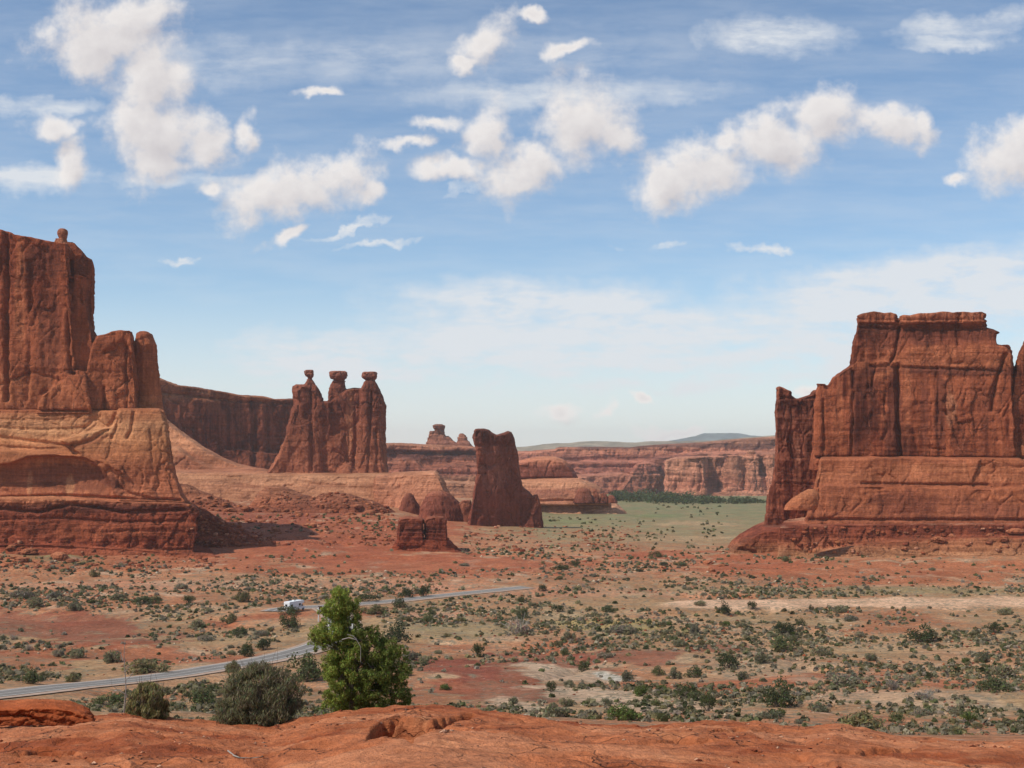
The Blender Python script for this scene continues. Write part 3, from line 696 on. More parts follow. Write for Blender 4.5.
def b_(bm):
    solid_loft(bm, [(505, 150, 196), (514, 146, 212), (526, 136, 236), (540, 110, 268), (560, 60, 320)], D, 8, .45, 2)
rock('talus', D + 8, b_, M_LAYER, [(504, lin(160, 86, 62, ALB)), (530, lin(164, 84, 56, ALB)), (556, lin(172, 94, 64, ALB))], 1.0, cliff, 6, flute=(1.5, 16, 1), cracks=(1.5, 10, 1), bed=(.5, 5), fine=1.2, blocks=(2.2, 8, 1.))
# ---- long dark mesa behind
D = 1300.
def b_(bm):
    solid_poly(bm, [(60, 368), (140, 372), (160, 378), (178, 385), (205, 388.5), (225, 392), (240, 395), (262, 396), (275, 399), (292, 398.5), (306, 403), (330, 401), (350, 404), (372, 405), (378, 480), (60, 480)], D, 20, 30, 90, 30, .05)
    solid_poly(bm, [(60, 430), (170, 425), (215, 445), (270, 452), (372, 455), (376, 480), (60, 480)], D, 20, 55, 20, 20, .5)
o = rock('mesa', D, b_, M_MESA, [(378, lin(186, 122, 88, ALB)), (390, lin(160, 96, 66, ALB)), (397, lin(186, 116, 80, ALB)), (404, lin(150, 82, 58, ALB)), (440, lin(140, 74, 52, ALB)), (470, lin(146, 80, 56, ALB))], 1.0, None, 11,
         flute=(3, 22, 5), cracks=(3.5, 16, 7), bed=(1.0, 6), fine=.8, grooves=[([(254, 402), (255, 470)], 3, 7), ([(160, 392), (240, 401), (290, 404)], 1.4, 4)])
tag(o, 'long dark brown flat-topped mesa in shade behind the three capped towers', 'mesa')

# ---- smooth apron of slickrock in front of the mesa
D = 1120.
def b_(bm):
    solid_poly(bm, [(130, 402), (160, 414), (172, 424), (190, 437), (206, 448), (222, 457), (240, 464), (258, 468), (272, 472), (285, 482), (130, 485)], D, 0, 40, 60, -8, .5, ins_px=3)
    solid_poly(bm, [(130, 440), (180, 446), (195, 458), (215, 466), (262, 468), (288, 474), (288, 486), (130, 486)], D, -20, 34, 40, -5, .5, ins_px=3)
o = rock('slickrock_apron', D, b_, M_BENCH, [(410, lin(184, 118, 84, ALB)), (445, lin(196, 130, 94, ALB)), (475, lin(176, 108, 78, ALB))], 1.0, None, 12, flute=(1.5, 40, 1.5), cracks=(1.2, 20, 3), bed=(.8, 6), fine=.5, smooth=4,
         patches=[(190, 462, 14, 10, 0, lin(166, 96, 68, ALB), .5)])
tag(o, 'smooth tan slickrock slope running down from the cliff below the dark mesa', 'rock slope')

# ---- pale bench
D = 985.
def b_(bm):
    solid_poly(bm, [(150, 470), (200, 469.5), (270, 471), (330, 472), (389, 472), (391, 480), (393, 500), (398, 535), (150, 535)], D, 0, 60, 70, -6, .85, ins_px=3)
o = rock('slickrock_bench', D, b_, M_BENCH, [(470, lin(182, 114, 82, ALB)), (476, lin(194, 134, 100, ALB)), (488, lin(186, 124, 92, ALB)), (505, lin(190, 128, 94, ALB)), (515, lin(172, 104, 76, ALB))], 1.0, None, 13, flute=(1.2, 60, .6), cracks=(.8, 40, .5), bed=(.9, 8), fine=.5, smooth=4,
         grooves=[([(235, 484), (262, 488), (300, 485)], 1.6, 1.5), ([(310, 484), (345, 485)], 1.4, 2), ([(345, 487), (388, 488)], 1.0, 1)],
         patches=[(325, 485, 22, 2.5, 0, lin(140, 84, 60, ALB), .6), (246, 486, 14, 3, 4, lin(160, 100, 74, ALB), .6), (243, 496, 8, 5, 0, lin(150, 92, 68, ALB), .5)])
tag(o, 'broad pale tan slickrock bench under the three capped towers', 'rock ledge')
# rubble fan against it
D = 865.
def b_(bm):
    solid_loft(bm, [(487, 266, 286), (494, 257, 302), (505, 250, 336), (535, 215, 400)], D, 0, .8, 2)
    solid_loft(bm, [(494, 322, 350), (503, 306, 378), (512, 300, 396), (535, 280, 425)], D, 0, .8, 2)
    solid_loft(bm, [(484, 176, 186), (496, 176, 214), (512, 176, 256), (535, 170, 310)], D, 0, .8, 2)
    solid_loft(bm, [(508, 200, 280), (535, 190, 330)], D, -20, .8, 2)
o = rock('rubble_slope', D, b_, M_LAYER, [(488, lin(176, 112, 82, ALB)), (505, lin(160, 92, 66, ALB)), (528, lin(158, 84, 58, ALB))], 1.0, None, 14, flute=(2.0, 14, 1), cracks=(2, 9, 1), bed=(.6, 5), fine=1.4, blocks=(3.0, 8, 1.0))
tag(o, 'lumpy reddish rubble slope below the pale slickrock bench', 'rubble slope')

# ---- three capped towers on one fin
D = 1000.
towers = thing('rock_towers', 'three dark red capped towers rising side by side from one fin', 'rock towers', (wx(330, D), D, wz(474, D)))
TW = [(370, lin(160, 94, 72, ALB)), (400, lin(146, 80, 60, ALB)), (430, lin(156, 88, 64, ALB)), (474, lin(176, 104, 76, ALB))]
def b_(bm):
    solid_poly(bm, [(266, 474), (272, 466), (279, 453), (286, 433), (291, 416), (296, 402), (294, 392), (300, 386), (306, 385), (316, 391), (322, 401), (329, 401), (346, 389), (353, 387.5), (362, 388), (384, 404), (386, 440), (388, 474)], D, 0, 11, 8, 12, .0, ins_px=2)
    solid_loft(bm, [(379, 307, 312), (382, 305.5, 314), (387, 303.5, 317.5), (394, 302, 320.8), (404, 300, 322), (440, 296, 326), (474, 292, 330)], D, -2, 1.1, 2.4, 10)
    solid_loft(bm, [(384.5, 296, 308), (386.5, 293, 311), (392, 292, 312), (397, 292.3, 312), (402, 293.4, 312), (418, 290, 312), (440, 285, 310), (474, 272, 308)], D, 0, 1.1, 2.3, 10)
    solid_loft(bm, [(380.5, 332.5, 345), (388, 330, 345.5), (397, 328.5, 346), (420, 328, 347), (474, 326, 352)], D, -1, 1.0, 2.8, 10)
    solid_loft(bm, [(380, 366, 374), (383, 363, 376.5), (390, 361, 380.5), (400, 360, 384), (406, 359.5, 386.8), (410, 360, 386.5), (413, 360, 385.5), (440, 358, 386), (474, 354, 388.5)], D, -3, 1.0, 2.6, 10)
    solid_loft(bm, [(463, 343, 351), (468, 338, 355), (475, 334, 360)], D, -14, 1.0, 2.2)
rock('fin_wall', D, b_, M_TOWER, TW, .8, towers, 21, flute=(1.4, 15, 6), cracks=(1.8, 11, 8), bed=(.35, 6), fine=.6,
     grooves=[([(312, 386), (311, 420), (312, 470)], 1.6, 2.5), ([(325, 404), (326, 440), (324, 470)], 2.0, 1.2), ([(354, 392), (356, 440), (353, 474)], 2, 1.5), ([(372, 392), (370, 430), (368, 474)], 1.3, 2), ([(376, 430), (378, 474)], 1.3, 2)],
     patches=[(350, 420, 4, 34, 0, lin(190, 120, 86, ALB), .7), (328, 455, 8, 18, 0, lin(182, 104, 74, ALB), .5), (337, 405, 8, 22, 0, DARK, .5), (308, 410, 4, 30, 0, DARK, .5), (318, 400, 4, 20, 0, DARK, .4), (376, 440, 6, 20, 0, lin(178, 104, 76, ALB), .5), (285, 452, 10, 20, 25, lin(182, 108, 78, ALB), .5)])
for rows, sd in (([(369.8, 306, 313), (371, 304.6, 314), (374, 304.8, 313.9), (376.5, 306.2, 313.2), (378.5, 307.8, 312.2), (380.5, 306.5, 312.5)], 22),
                 ([(371.2, 331, 345.5), (372.5, 329.6, 346.6), (376, 329.6, 346.5), (378.6, 331, 345.6), (380, 333.5, 344.5), (382, 332.5, 345)], 23),
                 ([(371.8, 364, 375.5), (373, 362, 377), (375.5, 361.2, 377.2), (378, 362.5, 376.8), (380.2, 366, 374.5), (381.8, 367, 374), (383, 365.5, 375)], 24)):
    rock('cap_rock', D, lambda bm: solid_loft(bm, rows, D, -2, .95, 3.6), M_TOWER, [(370, lin(176, 112, 92, ALB)), (377, lin(160, 92, 72, ALB)), (384, lin(140, 78, 60, ALB))], .5, towers, sd, flute=(.5, 8, 1), cracks=None, bed=(.7, 3), fine=.35, smooth=1, blocks=(1.3, 5, 1.))

# ---- knob-topped mesa in the middle distance
D = 1900.
def b_(bm):
    solid_poly(bm, [(330, 444), (372, 443.5), (400, 443), (428, 444.5), (460, 445), (474, 446.5), (490, 450), (500, 458), (506, 476), (512, 500), (330, 500)], D, 0, 40, 120, 5, .15)
    solid_poly(bm, [(330, 461), (396, 459), (402, 455), (412, 454), (419, 459), (425, 466), (440, 464), (460, 461), (485, 463), (500, 470), (505, 500), (330, 500)], D, 0, 70, 60, -6, .3, ins_px=3)
    solid_poly(bm, [(330, 476), (436, 478), (480, 480), (505, 488), (510, 505), (330, 505)], D, 0, 110, 60, -6, .6, ins_px=3)
o = rock('layered_mesa', D, b_, M_FAR, [(443, lin(198, 132, 100, ALB)), (449, lin(190, 120, 92, ALB)), (451, lin(112, 66, 56, ALB)), (458, lin(120, 70, 58, ALB)), (462, lin(180, 110, 84, ALB)), (474, lin(160, 92, 74, ALB)), (480, lin(198, 138, 106, ALB)), (495, lin(196, 130, 98, ALB))], 1.0, None, 31,
         flute=(2.2, 12, 2), cracks=(2, 10, 3), bed=(1.4, 5), fine=.8, grooves=[([(385, 451), (430, 453), (475, 454)], 1.6, 3), ([(400, 472), (440, 473), (500, 475)], 1.2, 2.5)],
         patches=[(440, 450, 5, 8, 0, lin(196, 128, 98, ALB), .7)])
tag(o, 'layered pinkish mesa with rounded slickrock domes beyond the pale bench', 'mesa')
def b_(bm):
    solid_loft(bm, [(424.2, 435.5, 442), (425.5, 433.6, 444.6), (428, 433.8, 444.4), (430, 435.4, 443.4), (433, 434.6, 444), (436, 432.2, 445.6), (440, 429.5, 449), (446, 426.5, 456)], D, 40, 1, 2.6)
    solid_loft(bm, [(431, 430.5, 434), (436, 429, 436), (446, 426, 440)], D, 40, 1, 2.6)
    solid_loft(bm, [(436, 445, 449), (441, 444, 454), (446, 440, 462)], D, 40, 1, 2.6)
    solid_loft(bm, [(433.6, 460.5, 463.5), (436, 459, 465.5), (440, 457.8, 467), (443, 456.5, 470.5), (447, 455, 474)], D, 40, 1, 2.6)
o = rock('rock_pinnacle', D, b_, M_FAR, [(424, lin(150, 96, 78, ALB)), (434, lin(180, 116, 92, ALB)), (446, lin(170, 106, 84, ALB))], .55, None, 32, flute=(.5, 5, 3), cracks=(.6, 5, 3), bed=(.8, 3), fine=.4, smooth=1)
tag(o, 'small double-topped rock knob standing on the layered mesa skyline', 'rock formation')

# ---- humps and low mounds right of the bench
D = 925.
def b_(bm):
    solid_poly(bm, [(376, 476), (395, 472), (420, 471), (436, 470.5), (442, 477), (447, 488), (452, 498), (458, 510), (462, 526), (376, 526)], D, 0, 24, 60, -24, .55, ins_px=4)
    solid_poly(bm, [(440, 498), (446, 493), (452, 495), (456, 506), (460, 526), (436, 526)], D, -6, 14, 20, -10, .3, ins_px=3)
o = rock('slickrock_hump', D, b_, M_BENCH, [(470, lin(196, 130, 98, ALB)), (500, lin(190, 120, 90, ALB)), (520, lin(176, 104, 76, ALB))], 1.0, None, 41, flute=(2.2, 12, 5), cracks=(1.2, 12, 4), bed=(.6, 6), fine=.5, smooth=3)
tag(o, 'weathered tan slickrock hump with streaked sides, right of the pale bench end', 'rock formation')
D = 890.
def b_(bm): solid_loft(bm, [(491, 432, 446), (494, 427, 451), (500, 423, 457), (508, 420, 464), (526, 417, 472)], D, 0, 1, 2.2, 22)
o = rock('rock_mound', D, b_, M_TOWER, [(491, lin(180, 108, 82, ALB)), (497, lin(146, 80, 62, ALB)), (522, lin(140, 74, 56, ALB))], 1.0, None, 42, flute=(1, 20, 2), cracks=(1, 12, 3), bed=(.5, 5), fine=.5)
tag(o, 'low rounded dark red mound just beside the isolated upright slab rock', 'rock mound')
def b_(bm): solid_loft(bm, [(493, 407, 411), (498, 403, 415), (508, 399, 420), (526, 395, 426)], D, 10, .8, 2.1, 22)
o = rock('rock_mound', D, b_, M_TOWER, [(492, lin(150, 86, 66, ALB)), (522, lin(146, 78, 58, ALB))], 1.0, None, 43, flute=(1, 16, 2), cracks=(1, 10, 3), bed=(.4, 5), fine=.5)
tag(o, 'small pointed dark mound of rock behind the layered block pair', 'rock mound')
def b_(bm):
    solid_loft(bm, [(500, 463, 469), (505, 459, 472), (514, 457, 474), (526, 452, 480)], D, 0, .8, 2.3, 10)
o = rock('rock_mound', D, b_, M_TOWER, [(500, lin(186, 116, 90, ALB)), (508, lin(160, 92, 70, ALB)), (522, lin(150, 82, 60, ALB))], 1.0, None, 44, flute=(1, 16, 2), cracks=(1, 10, 3), bed=(.4, 5), fine=.5)
tag(o, 'little tan-topped mound wedged against the foot of the upright slab rock', 'rock mound')

# ---- isolated slab (alone)
D = 870.
slab = thing('rock_slab', 'isolated dark red upright slab with a notched top, standing alone in the valley', 'rock tower', (wx(505, D), D, wz(528, D)))
def b_(bm):
    solid_poly(bm, [(472.6, 437), (472.6, 431.5), (475, 428.8), (483, 428.2), (489, 429.6), (492, 432.6), (496.5, 434.6), (503, 432.8), (508, 430.8), (511.5, 432), (515, 439), (517.6, 449), (518.6, 463), (521, 478), (523.5, 487), (529, 492), (536, 500), (541, 515), (542, 530), (468, 528), (469.5, 512), (472, 498), (475, 478), (476.5, 460), (475.6, 448), (473.6, 443)], D, 0, 9, 9, 29, .03, ins_px=2)
rock('slab_wall', D, b_, M_TOWER, [(428, lin(122, 70, 56, ALB)), (442, lin(126, 70, 56, ALB)), (452, lin(150, 84, 66, ALB)), (490, lin(148, 80, 62, ALB)), (526, lin(140, 72, 54, ALB))], .8, slab, 51, flute=(.9, 14, 6), cracks=(1.0, 12, 8), bed=(.4, 6), fine=.5,
     grooves=[([(476, 446), (500, 444), (516, 446)], 1.5, 1.2), ([(503, 444), (502, 480)], 1.0, .8)], patches=[(495, 470, 14, 22, 0, lin(170, 104, 84, ALB), .45), (486, 437, 12, 6, 10, DARK, .5)])
rock('side_knob', D, lambda bm: solid_loft(bm, [(494.5, 534, 538), (497, 531.5, 540), (503, 530, 540.5), (508, 528, 542), (518, 522, 543.4), (532, 512, 545)], D, 8, .8, 2.4, 15), M_TOWER, [(494, lin(166, 94, 72, ALB)), (526, lin(140, 72, 54, ALB))], .8, slab, 52, flute=(.7, 9, 4), cracks=(.8, 8, 4), bed=(.4, 4), fine=.4)

# ---- pair of layered blocks on the near talus
D = 655.
blocks = thing('layered_outcrop', 'squat pair of thin-bedded dark red blocks on a flared red base', 'rock outcrop', (wx(425, D), D, wz(556, D)))
BL = [(516, lin(176, 104, 76, ALB)), (520, lin(150, 80, 58, ALB)), (530, lin(124, 62, 46, ALB)), (545, lin(150, 72, 48, ALB)), (556, lin(160, 78, 50, ALB))]
for pts, sd in (([(398.5, 521), (400, 518), (406, 516.6), (419, 517), (423, 519), (424.4, 546), (397, 546)], 61), ([(423.6, 520), (427, 517.4), (434, 516), (444, 516.6), (447, 519.4), (448, 546), (425, 546)], 62)):
    rock('layered_block', D, lambda bm: solid_poly(bm, pts, D, -2 if sd == 61 else 1, 7, 8, 6, .02, ins_px=1.5), M_LAYER, BL, .6, blocks, sd, flute=(.6, 10, 1), cracks=(.8, 8, 2), bed=(1.1, 3), fine=.5, smooth=1)
rock('flared_base', D, lambda bm: solid_loft(bm, [(538, 398, 449), (542, 396, 452), (548, 392, 458), (560, 380, 472)], D, 0, .5, 2.6, 6), M_LAYER, BL, .9, blocks, 63, flute=(.8, 12, 1), cracks=(.8, 10, 2), bed=(.6, 4), fine=.5)

# ---- slickrock domes in mid valley
D = 1150.
dome = thing('slickrock_dome', 'long low slickrock dome with small dark boulders along its pale pink skirt', 'rock formation', (wx(560, D), D, wz(514, D)))
rock('dome_top', D, lambda bm: solid_poly(bm, [(490, 464), (505, 462), (520, 460.5), (533, 457), (545, 456), (556, 456.6), (564, 459.5), (570, 465), (575, 472), (580, 482), (490, 483)], D, 30, 26, 40, 14, .35, ins_px=4), M_BENCH,
     [(456, lin(206, 134, 100, ALB)), (462, lin(198, 122, 92, ALB)), (466, lin(150, 84, 66, ALB)), (478, lin(146, 80, 64, ALB))], .9, dome, 71, flute=(1, 20, 1), cracks=(.8, 14, 2), bed=(.6, 5), fine=.4, smooth=3, grooves=[([(520, 478.5), (577, 478.5)], 1.2, 4)])
rock('dome_flank', D, lambda bm: solid_poly(bm, [(490, 479), (540, 478), (580, 478), (592, 483), (602, 488), (608, 497), (612, 506), (490, 506)], D, 10, 34, 40, -4, .5, ins_px=4), M_BENCH,
     [(478, lin(200, 132, 98, ALB)), (486, lin(206, 140, 106, ALB)), (492, lin(176, 110, 84, ALB)), (502, lin(190, 124, 94, ALB))], .9, dome, 72, flute=(1.4, 18, .6), cracks=(1, 14, 1), bed=(.8, 5), fine=.5, smooth=3, patches=[(548, 494, 20, 4, 0, lin(150, 92, 74, ALB), .6), (515, 487, 10, 2, 0, lin(140, 84, 66, ALB), .5)],
     grooves=[([(520, 501), (560, 500), (600, 500)], 1.2, 4)])
rock('pale_skirt', D, lambda bm: solid_poly(bm, [(490, 500), (560, 500), (606, 500.5), (616, 503), (622, 508), (630, 516), (632, 522), (490, 522)], D, 0, 30, 60, -6, .9, ins_px=3), M_BENCH,
     [(500, lin(200, 130, 98, ALB)), (505, lin(214, 154, 122, ALB)), (514, lin(208, 146, 112, ALB))], .9, dome, 73, flute=(1, 20, .6), cracks=(.5, 14, 1), bed=(.6, 4), fine=.4, smooth=3)
BK = []
for k, (rows) in enumerate(([(488.5, 578, 588), (491, 576, 591), (497, 575, 592), (503, 573, 593)], [(489, 593, 597), (494, 592, 599), (503, 590.5, 601)], [(493, 601.5, 605.5), (497, 600, 607), (503, 599, 608)], [(495, 609, 613), (498, 608, 615.5), (503, 607, 618)])):
    o = rock('boulder', D, lambda bm: solid_loft(bm, rows, D, -26, .9, 2.5), M_TOWER, [(488, lin(166, 98, 76, ALB)), (502, lin(126, 68, 54, ALB))], .7, None, 74 + k, flute=(.6, 6, 2), cracks=(.8, 6, 3), bed=(.3, 3), fine=.4, smooth=1)
    tag(o, ['broadest dark boulder on the skirt of the slickrock dome', 'tall narrow boulder next to the broadest one on the slickrock dome', 'small pointed boulder, third in the row on the slickrock dome', 'smallest boulder at the tapering end of the slickrock dome'][k], 'boulder', 'boulders on the slickrock dome')

# ---- far mesas
D = 2250.
def b_(bm):
    solid_poly(bm, [(440, 454), (500, 452), (528, 451), (556, 449), (558, 447), (600, 447), (628, 447.6), (640, 446), (664, 444.4), (700, 442.4), (740, 439), (780, 436), (900, 432), (1100, 434), (1100, 505), (440, 505)], D, 120, 40, 600, 0, .3)
    solid_poly(bm, [(440, 462), (540, 460), (575, 461), (640, 460), (664, 456), (700, 452), (1100, 448), (1100, 505), (440, 505)], D, 60, 40, 200, 0, .6)
    solid_poly(bm, [(440, 474), (570, 475), (622, 472), (634, 476), (634, 505), (440, 505)], D, 20, 40, 100, 5, .25)
    solid_poly(bm, [(610, 505), (628, 478), (636, 464), (648, 461), (662, 466), (656, 486), (646, 505)], D, 0, 30, 90, 30, .4)
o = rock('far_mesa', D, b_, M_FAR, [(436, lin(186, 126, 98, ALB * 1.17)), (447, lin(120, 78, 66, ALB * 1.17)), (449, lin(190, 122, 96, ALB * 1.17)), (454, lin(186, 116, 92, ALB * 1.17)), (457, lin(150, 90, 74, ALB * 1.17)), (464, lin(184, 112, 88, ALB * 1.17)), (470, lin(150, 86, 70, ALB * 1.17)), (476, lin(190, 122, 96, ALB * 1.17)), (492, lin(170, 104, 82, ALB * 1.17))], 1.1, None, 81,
         flute=(2.5, 14, 1), cracks=(2.2, 9, 3), bed=(1.6, 4), fine=.9, grooves=[([(540, 461), (640, 461)], 1.2, 3), ([(560, 467), (640, 466)], 1, 3), ([(570, 474), (632, 473)], 1, 3)])
tag(o, 'distant layered mesa stretching across the far end of the green valley', 'mesa')
D = 2050.
def b_(bm):
    solid_poly(bm, [(666, 460), (676, 457), (704, 456), (706, 498), (664, 498)], D, 0, 30, 90, -16, .12)
    solid_poly(bm, [(700, 456), (724, 456), (724, 500), (700, 500)], D, 30, 20, 60, 26, .05)
    solid_loft(bm, [(455.5, 725, 739), (462, 723.6, 740), (478, 723, 741), (492, 720, 745), (506, 716, 752)], D, 0, 1.2, 2.6)
    solid_poly(bm, [(738, 455), (790, 451), (1000, 446), (1000, 505), (738, 505)], D, 40, 20, 120, 10, .1)
    solid_loft(bm, [(450, 748, 755), (456, 746, 758), (470, 744.5, 761), (488, 741, 766), (508, 735, 775)], D, 0, 1.2, 2.4)
    solid_loft(bm, [(454, 768, 785), (470, 767, 788), (508, 762, 800)], D, 0, 1.1, 2.4)
    solid_poly(bm, [(655, 500), (668, 490), (700, 488), (716, 492), (745, 490), (775, 494), (1000, 490), (1000, 508), (655, 506)], D, -20, 34, 90, 0, .7, ins_px=3)
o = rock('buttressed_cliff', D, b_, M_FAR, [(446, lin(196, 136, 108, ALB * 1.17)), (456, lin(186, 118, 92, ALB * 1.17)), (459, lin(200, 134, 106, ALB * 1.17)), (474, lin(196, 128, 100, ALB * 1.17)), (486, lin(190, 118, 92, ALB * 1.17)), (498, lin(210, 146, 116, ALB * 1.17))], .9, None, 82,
         flute=(2, 10, 4), cracks=(2, 8, 5), bed=(.9, 5), fine=.8, grooves=[([(690, 460), (702, 462), (700, 490)], 1.6, 4), ([(762, 452), (763, 474)], 2.6, 12), ([(712, 458), (713, 488)], 3, 6)])
tag(o, 'far pink cliff with blocky buttresses behind the dark grove', 'cliff')

# ---- great butte at the right
D = 650.
butte = thing('sandstone_butte', 'huge broad red butte with a flat layered rim and dark vertical streaks', 'butte', (wx(910, D), D, wz(556, D)))
def b_(bm):
    solid_poly(bm, [(818, 470), (821, 440), (821, 402), (824, 390), (827, 386), (833, 378), (841, 373), (851, 369.5), (852.5, 360), (855, 345), (857.5, 326), (857.5, 318), (864, 314.6), (872, 313), (884, 313.8), (897.5, 316), (899, 322), (902, 316.6), (915, 316), (930, 314), (960, 313), (983, 313.8), (985, 320), (984.6, 328), (993, 330), (998.6, 333), (999, 345), (1006, 348), (1012, 356), (1014, 470)], D, 0, 20, 60, -16, .05, ins_px=2.5)
    solid_poly(bm, [(900, 317.6), (904, 316), (911, 316.8), (919, 314.6), (934, 314.2), (944, 312.6), (953, 313.8), (963, 313), (972, 313.8), (982, 313.2), (985.6, 316), (984, 320), (986, 324), (983, 327.5), (940, 327), (898, 328.4)], D, -4, 21, 50, -16, .0, ins_px=1.5)
    solid_poly(bm, [(856.6, 318), (861, 315), (868, 313.6), (874, 312.6), (884, 314.4), (891, 313.8), (897, 316), (896, 320), (898, 326), (858, 327), (859, 322)], D, 7, 21, 40, -16, .0, ins_px=1.5)
    solid_poly(bm, [(836, 375), (856, 362), (880, 360), (895, 362), (897, 459), (820, 459), (822, 400)], D, 6.5, 22, 20, -15, .055, ins_px=3)
    solid_loft(bm, [(384, 816, 826), (394, 814, 829), (420, 813, 830), (450, 812, 830), (470, 810, 832)], D, -6, 1.1, 2.6)
    solid_loft(bm, [(345, 1000, 1008), (352, 998, 1012), (380, 996, 1014), (470, 990, 1016)], D, -8, 1, 2.6)
rock('main_wall', D, b_, M_BUTTE, [(312, lin(182, 108, 78, ALB)), (322, lin(178, 100, 70, ALB)), (326, lin(128, 68, 50, ALB)), (338, lin(140, 74, 54, ALB)), (345, lin(168, 92, 64, ALB)), (365, lin(176, 100, 68, ALB)), (370, lin(140, 76, 54, ALB)), (378, lin(170, 92, 62, ALB)), (420, lin(168, 90, 60, ALB)), (457, lin(164, 88, 58, ALB))], 1.0, butte, 91,
     flute=(1.8, 20, 7), cracks=(2.4, 15, 9), bed=(.9, 6), fine=.7, smooth=1,
     grooves=[([(899, 316), (899, 335), (894, 355), (889, 364)], 1.5, 6), ([(898, 365), (898, 420), (901, 458)], 1.7, 6), ([(856, 328), (900, 329), (985, 329)], 1.2, 2.4), ([(856, 319), (900, 320), (986, 319)], .8, 1.6), ([(856, 323.5), (900, 324), (986, 323)], .8, 1.8), ([(925, 315), (927, 327)], .9, 1.6), ([(960, 314), (958, 327)], .9, 1.6), ([(876, 314), (877, 327)], .9, 1.4), ([(870, 366), (900, 367), (1005, 371)], 1.4, 2.6), ([(938, 368), (938, 430), (940, 456)], 2.0, 2.4), ([(853, 372), (853, 420), (852, 458)], 1.8, 4),
              ([(824, 400), (825, 458)], 1.6, 3), ([(815, 457.5), (1014, 458.5)], 1.3, 5), ([(884, 400), (888, 430), (882, 440)], 2, 3), ([(992, 410), (996, 380), (1006, 355)], 2, 5), ([(998, 336), (1000, 342)], 2.2, 7), ([(912, 430), (916, 444), (920, 456)], 1.4, 2), ([(956, 327), (958, 345)], 1.2, 2)],
     bulge=[(930, 345, 20, 14, 1.5), (960, 410, 22, 40, 1.5), (870, 420, 12, 30, -3), (890, 445, 10, 10, 2.5)],
     patches=[(878, 330, 22, 5, 0, DARK, .75), (880, 342, 20, 8, 0, DARK, .45), (926, 338, 14, 13, 0, DARK, .65), (975, 336, 18, 7, 0, DARK, .4), (960, 372, 52, 4, 1, DARK, .75), (915, 369, 14, 3, 0, DARK, .6), (866, 405, 15, 42, 0, DARK, .7), (856, 425, 4, 40, 0, DARK, .6), (893, 415, 9, 50, 0, DARK, .75), (940, 410, 6, 50, 0, DARK, .7), (925, 420, 4, 40, 0, DARK, .55), (960, 440, 8, 20, 0, DARK, .4), (985, 420, 4, 40, 0, DARK, .45), (905, 440, 6, 18, 0, DARK, .4), (880, 375, 14, 4, -20, lin(196, 116, 80, ALB), .6), (883, 420, 5, 10, 10, lin(192, 112, 78, ALB), .6), (935, 352, 30, 8, 0, lin(192, 112, 76, ALB), .5), (980, 350, 16, 8, 0, lin(190, 110, 74, ALB), .5), (951, 410, 6, 22, 0, lin(196, 130, 98, ALB), .6), (925, 395, 5, 34, 0, lin(140, 74, 54, ALB), .5), (907, 400, 4, 40, 0, lin(190, 112, 78, ALB), .5), (838, 420, 5, 36, 0, lin(184, 106, 72, ALB), .5), (977, 400, 8, 50, 0, lin(150, 80, 56, ALB), .4), (940, 318, 12, 4, 0, lin(150, 84, 60, ALB), .5)])
def b_(bm):
    solid_poly(bm, [(804, 526), (809, 508), (815, 485), (819, 466), (822, 456), (880, 455), (1016, 456), (1040, 470), (1040, 526)], D, 0, 30, 50, -14, .12, ins_px=3)
    solid_poly(bm, [(806, 526), (811, 500), (818, 484), (830, 480), (900, 482), (985, 484), (1040, 480), (1040, 526)], D, 0, 34, 50, -14, .16, ins_px=4)
rock('lower_wall', D, b_, M_SLICK, [(456, lin(176, 100, 68, ALB)), (480, lin(182, 108, 74, ALB)), (484, lin(164, 92, 62, ALB)), (500, lin(172, 98, 66, ALB)), (520, lin(164, 92, 64, ALB))], 1.0, butte, 92,
     flute=(1.6, 28, 2), cracks=(1.4, 20, 5), bed=(.5, 7), fine=.5, smooth=2,
     grooves=[([(862, 483), (920, 484.5), (988, 485)], 1.2, 3), ([(800, 519.5), (1030, 520)], 1.4, 4), ([(820, 466), (816, 500), (814, 518)], 1.4, 2.5)],
     patches=[(940, 468, 30, 8, 0, lin(144, 78, 56, ALB), .5), (905, 503, 34, 14, 0, lin(134, 72, 52, ALB), .7), (960, 505, 24, 10, 0, lin(140, 78, 56, ALB), .5), (840, 495, 18, 18, 0, lin(150, 84, 58, ALB), .45), (1000, 510, 24, 9, 0, lin(132, 72, 54, ALB), .5), (930, 468, 60, 5, 0, lin(200, 124, 84, ALB), .4)])
def b_(bm):
    solid_poly(bm, [(782, 526), (784, 522), (800, 520), (880, 520), (960, 519), (1100, 518), (1100, 575), (780, 575)], D, 0, 44, 50, -12, .20, ins_px=2)
    solid_poly(bm, [(724, 556), (729, 548), (738, 540), (750, 532), (764, 525.5), (795, 523), (800, 575), (720, 575)], D, 30, 40, 60, 0, .30, ins_px=3)
    solid_poly(bm, [(730, 560), (790, 552), (850, 538), (900, 530), (1100, 526), (1100, 580), (720, 580)], D, 0, 64, 40, -10, .8, ins_px=4)
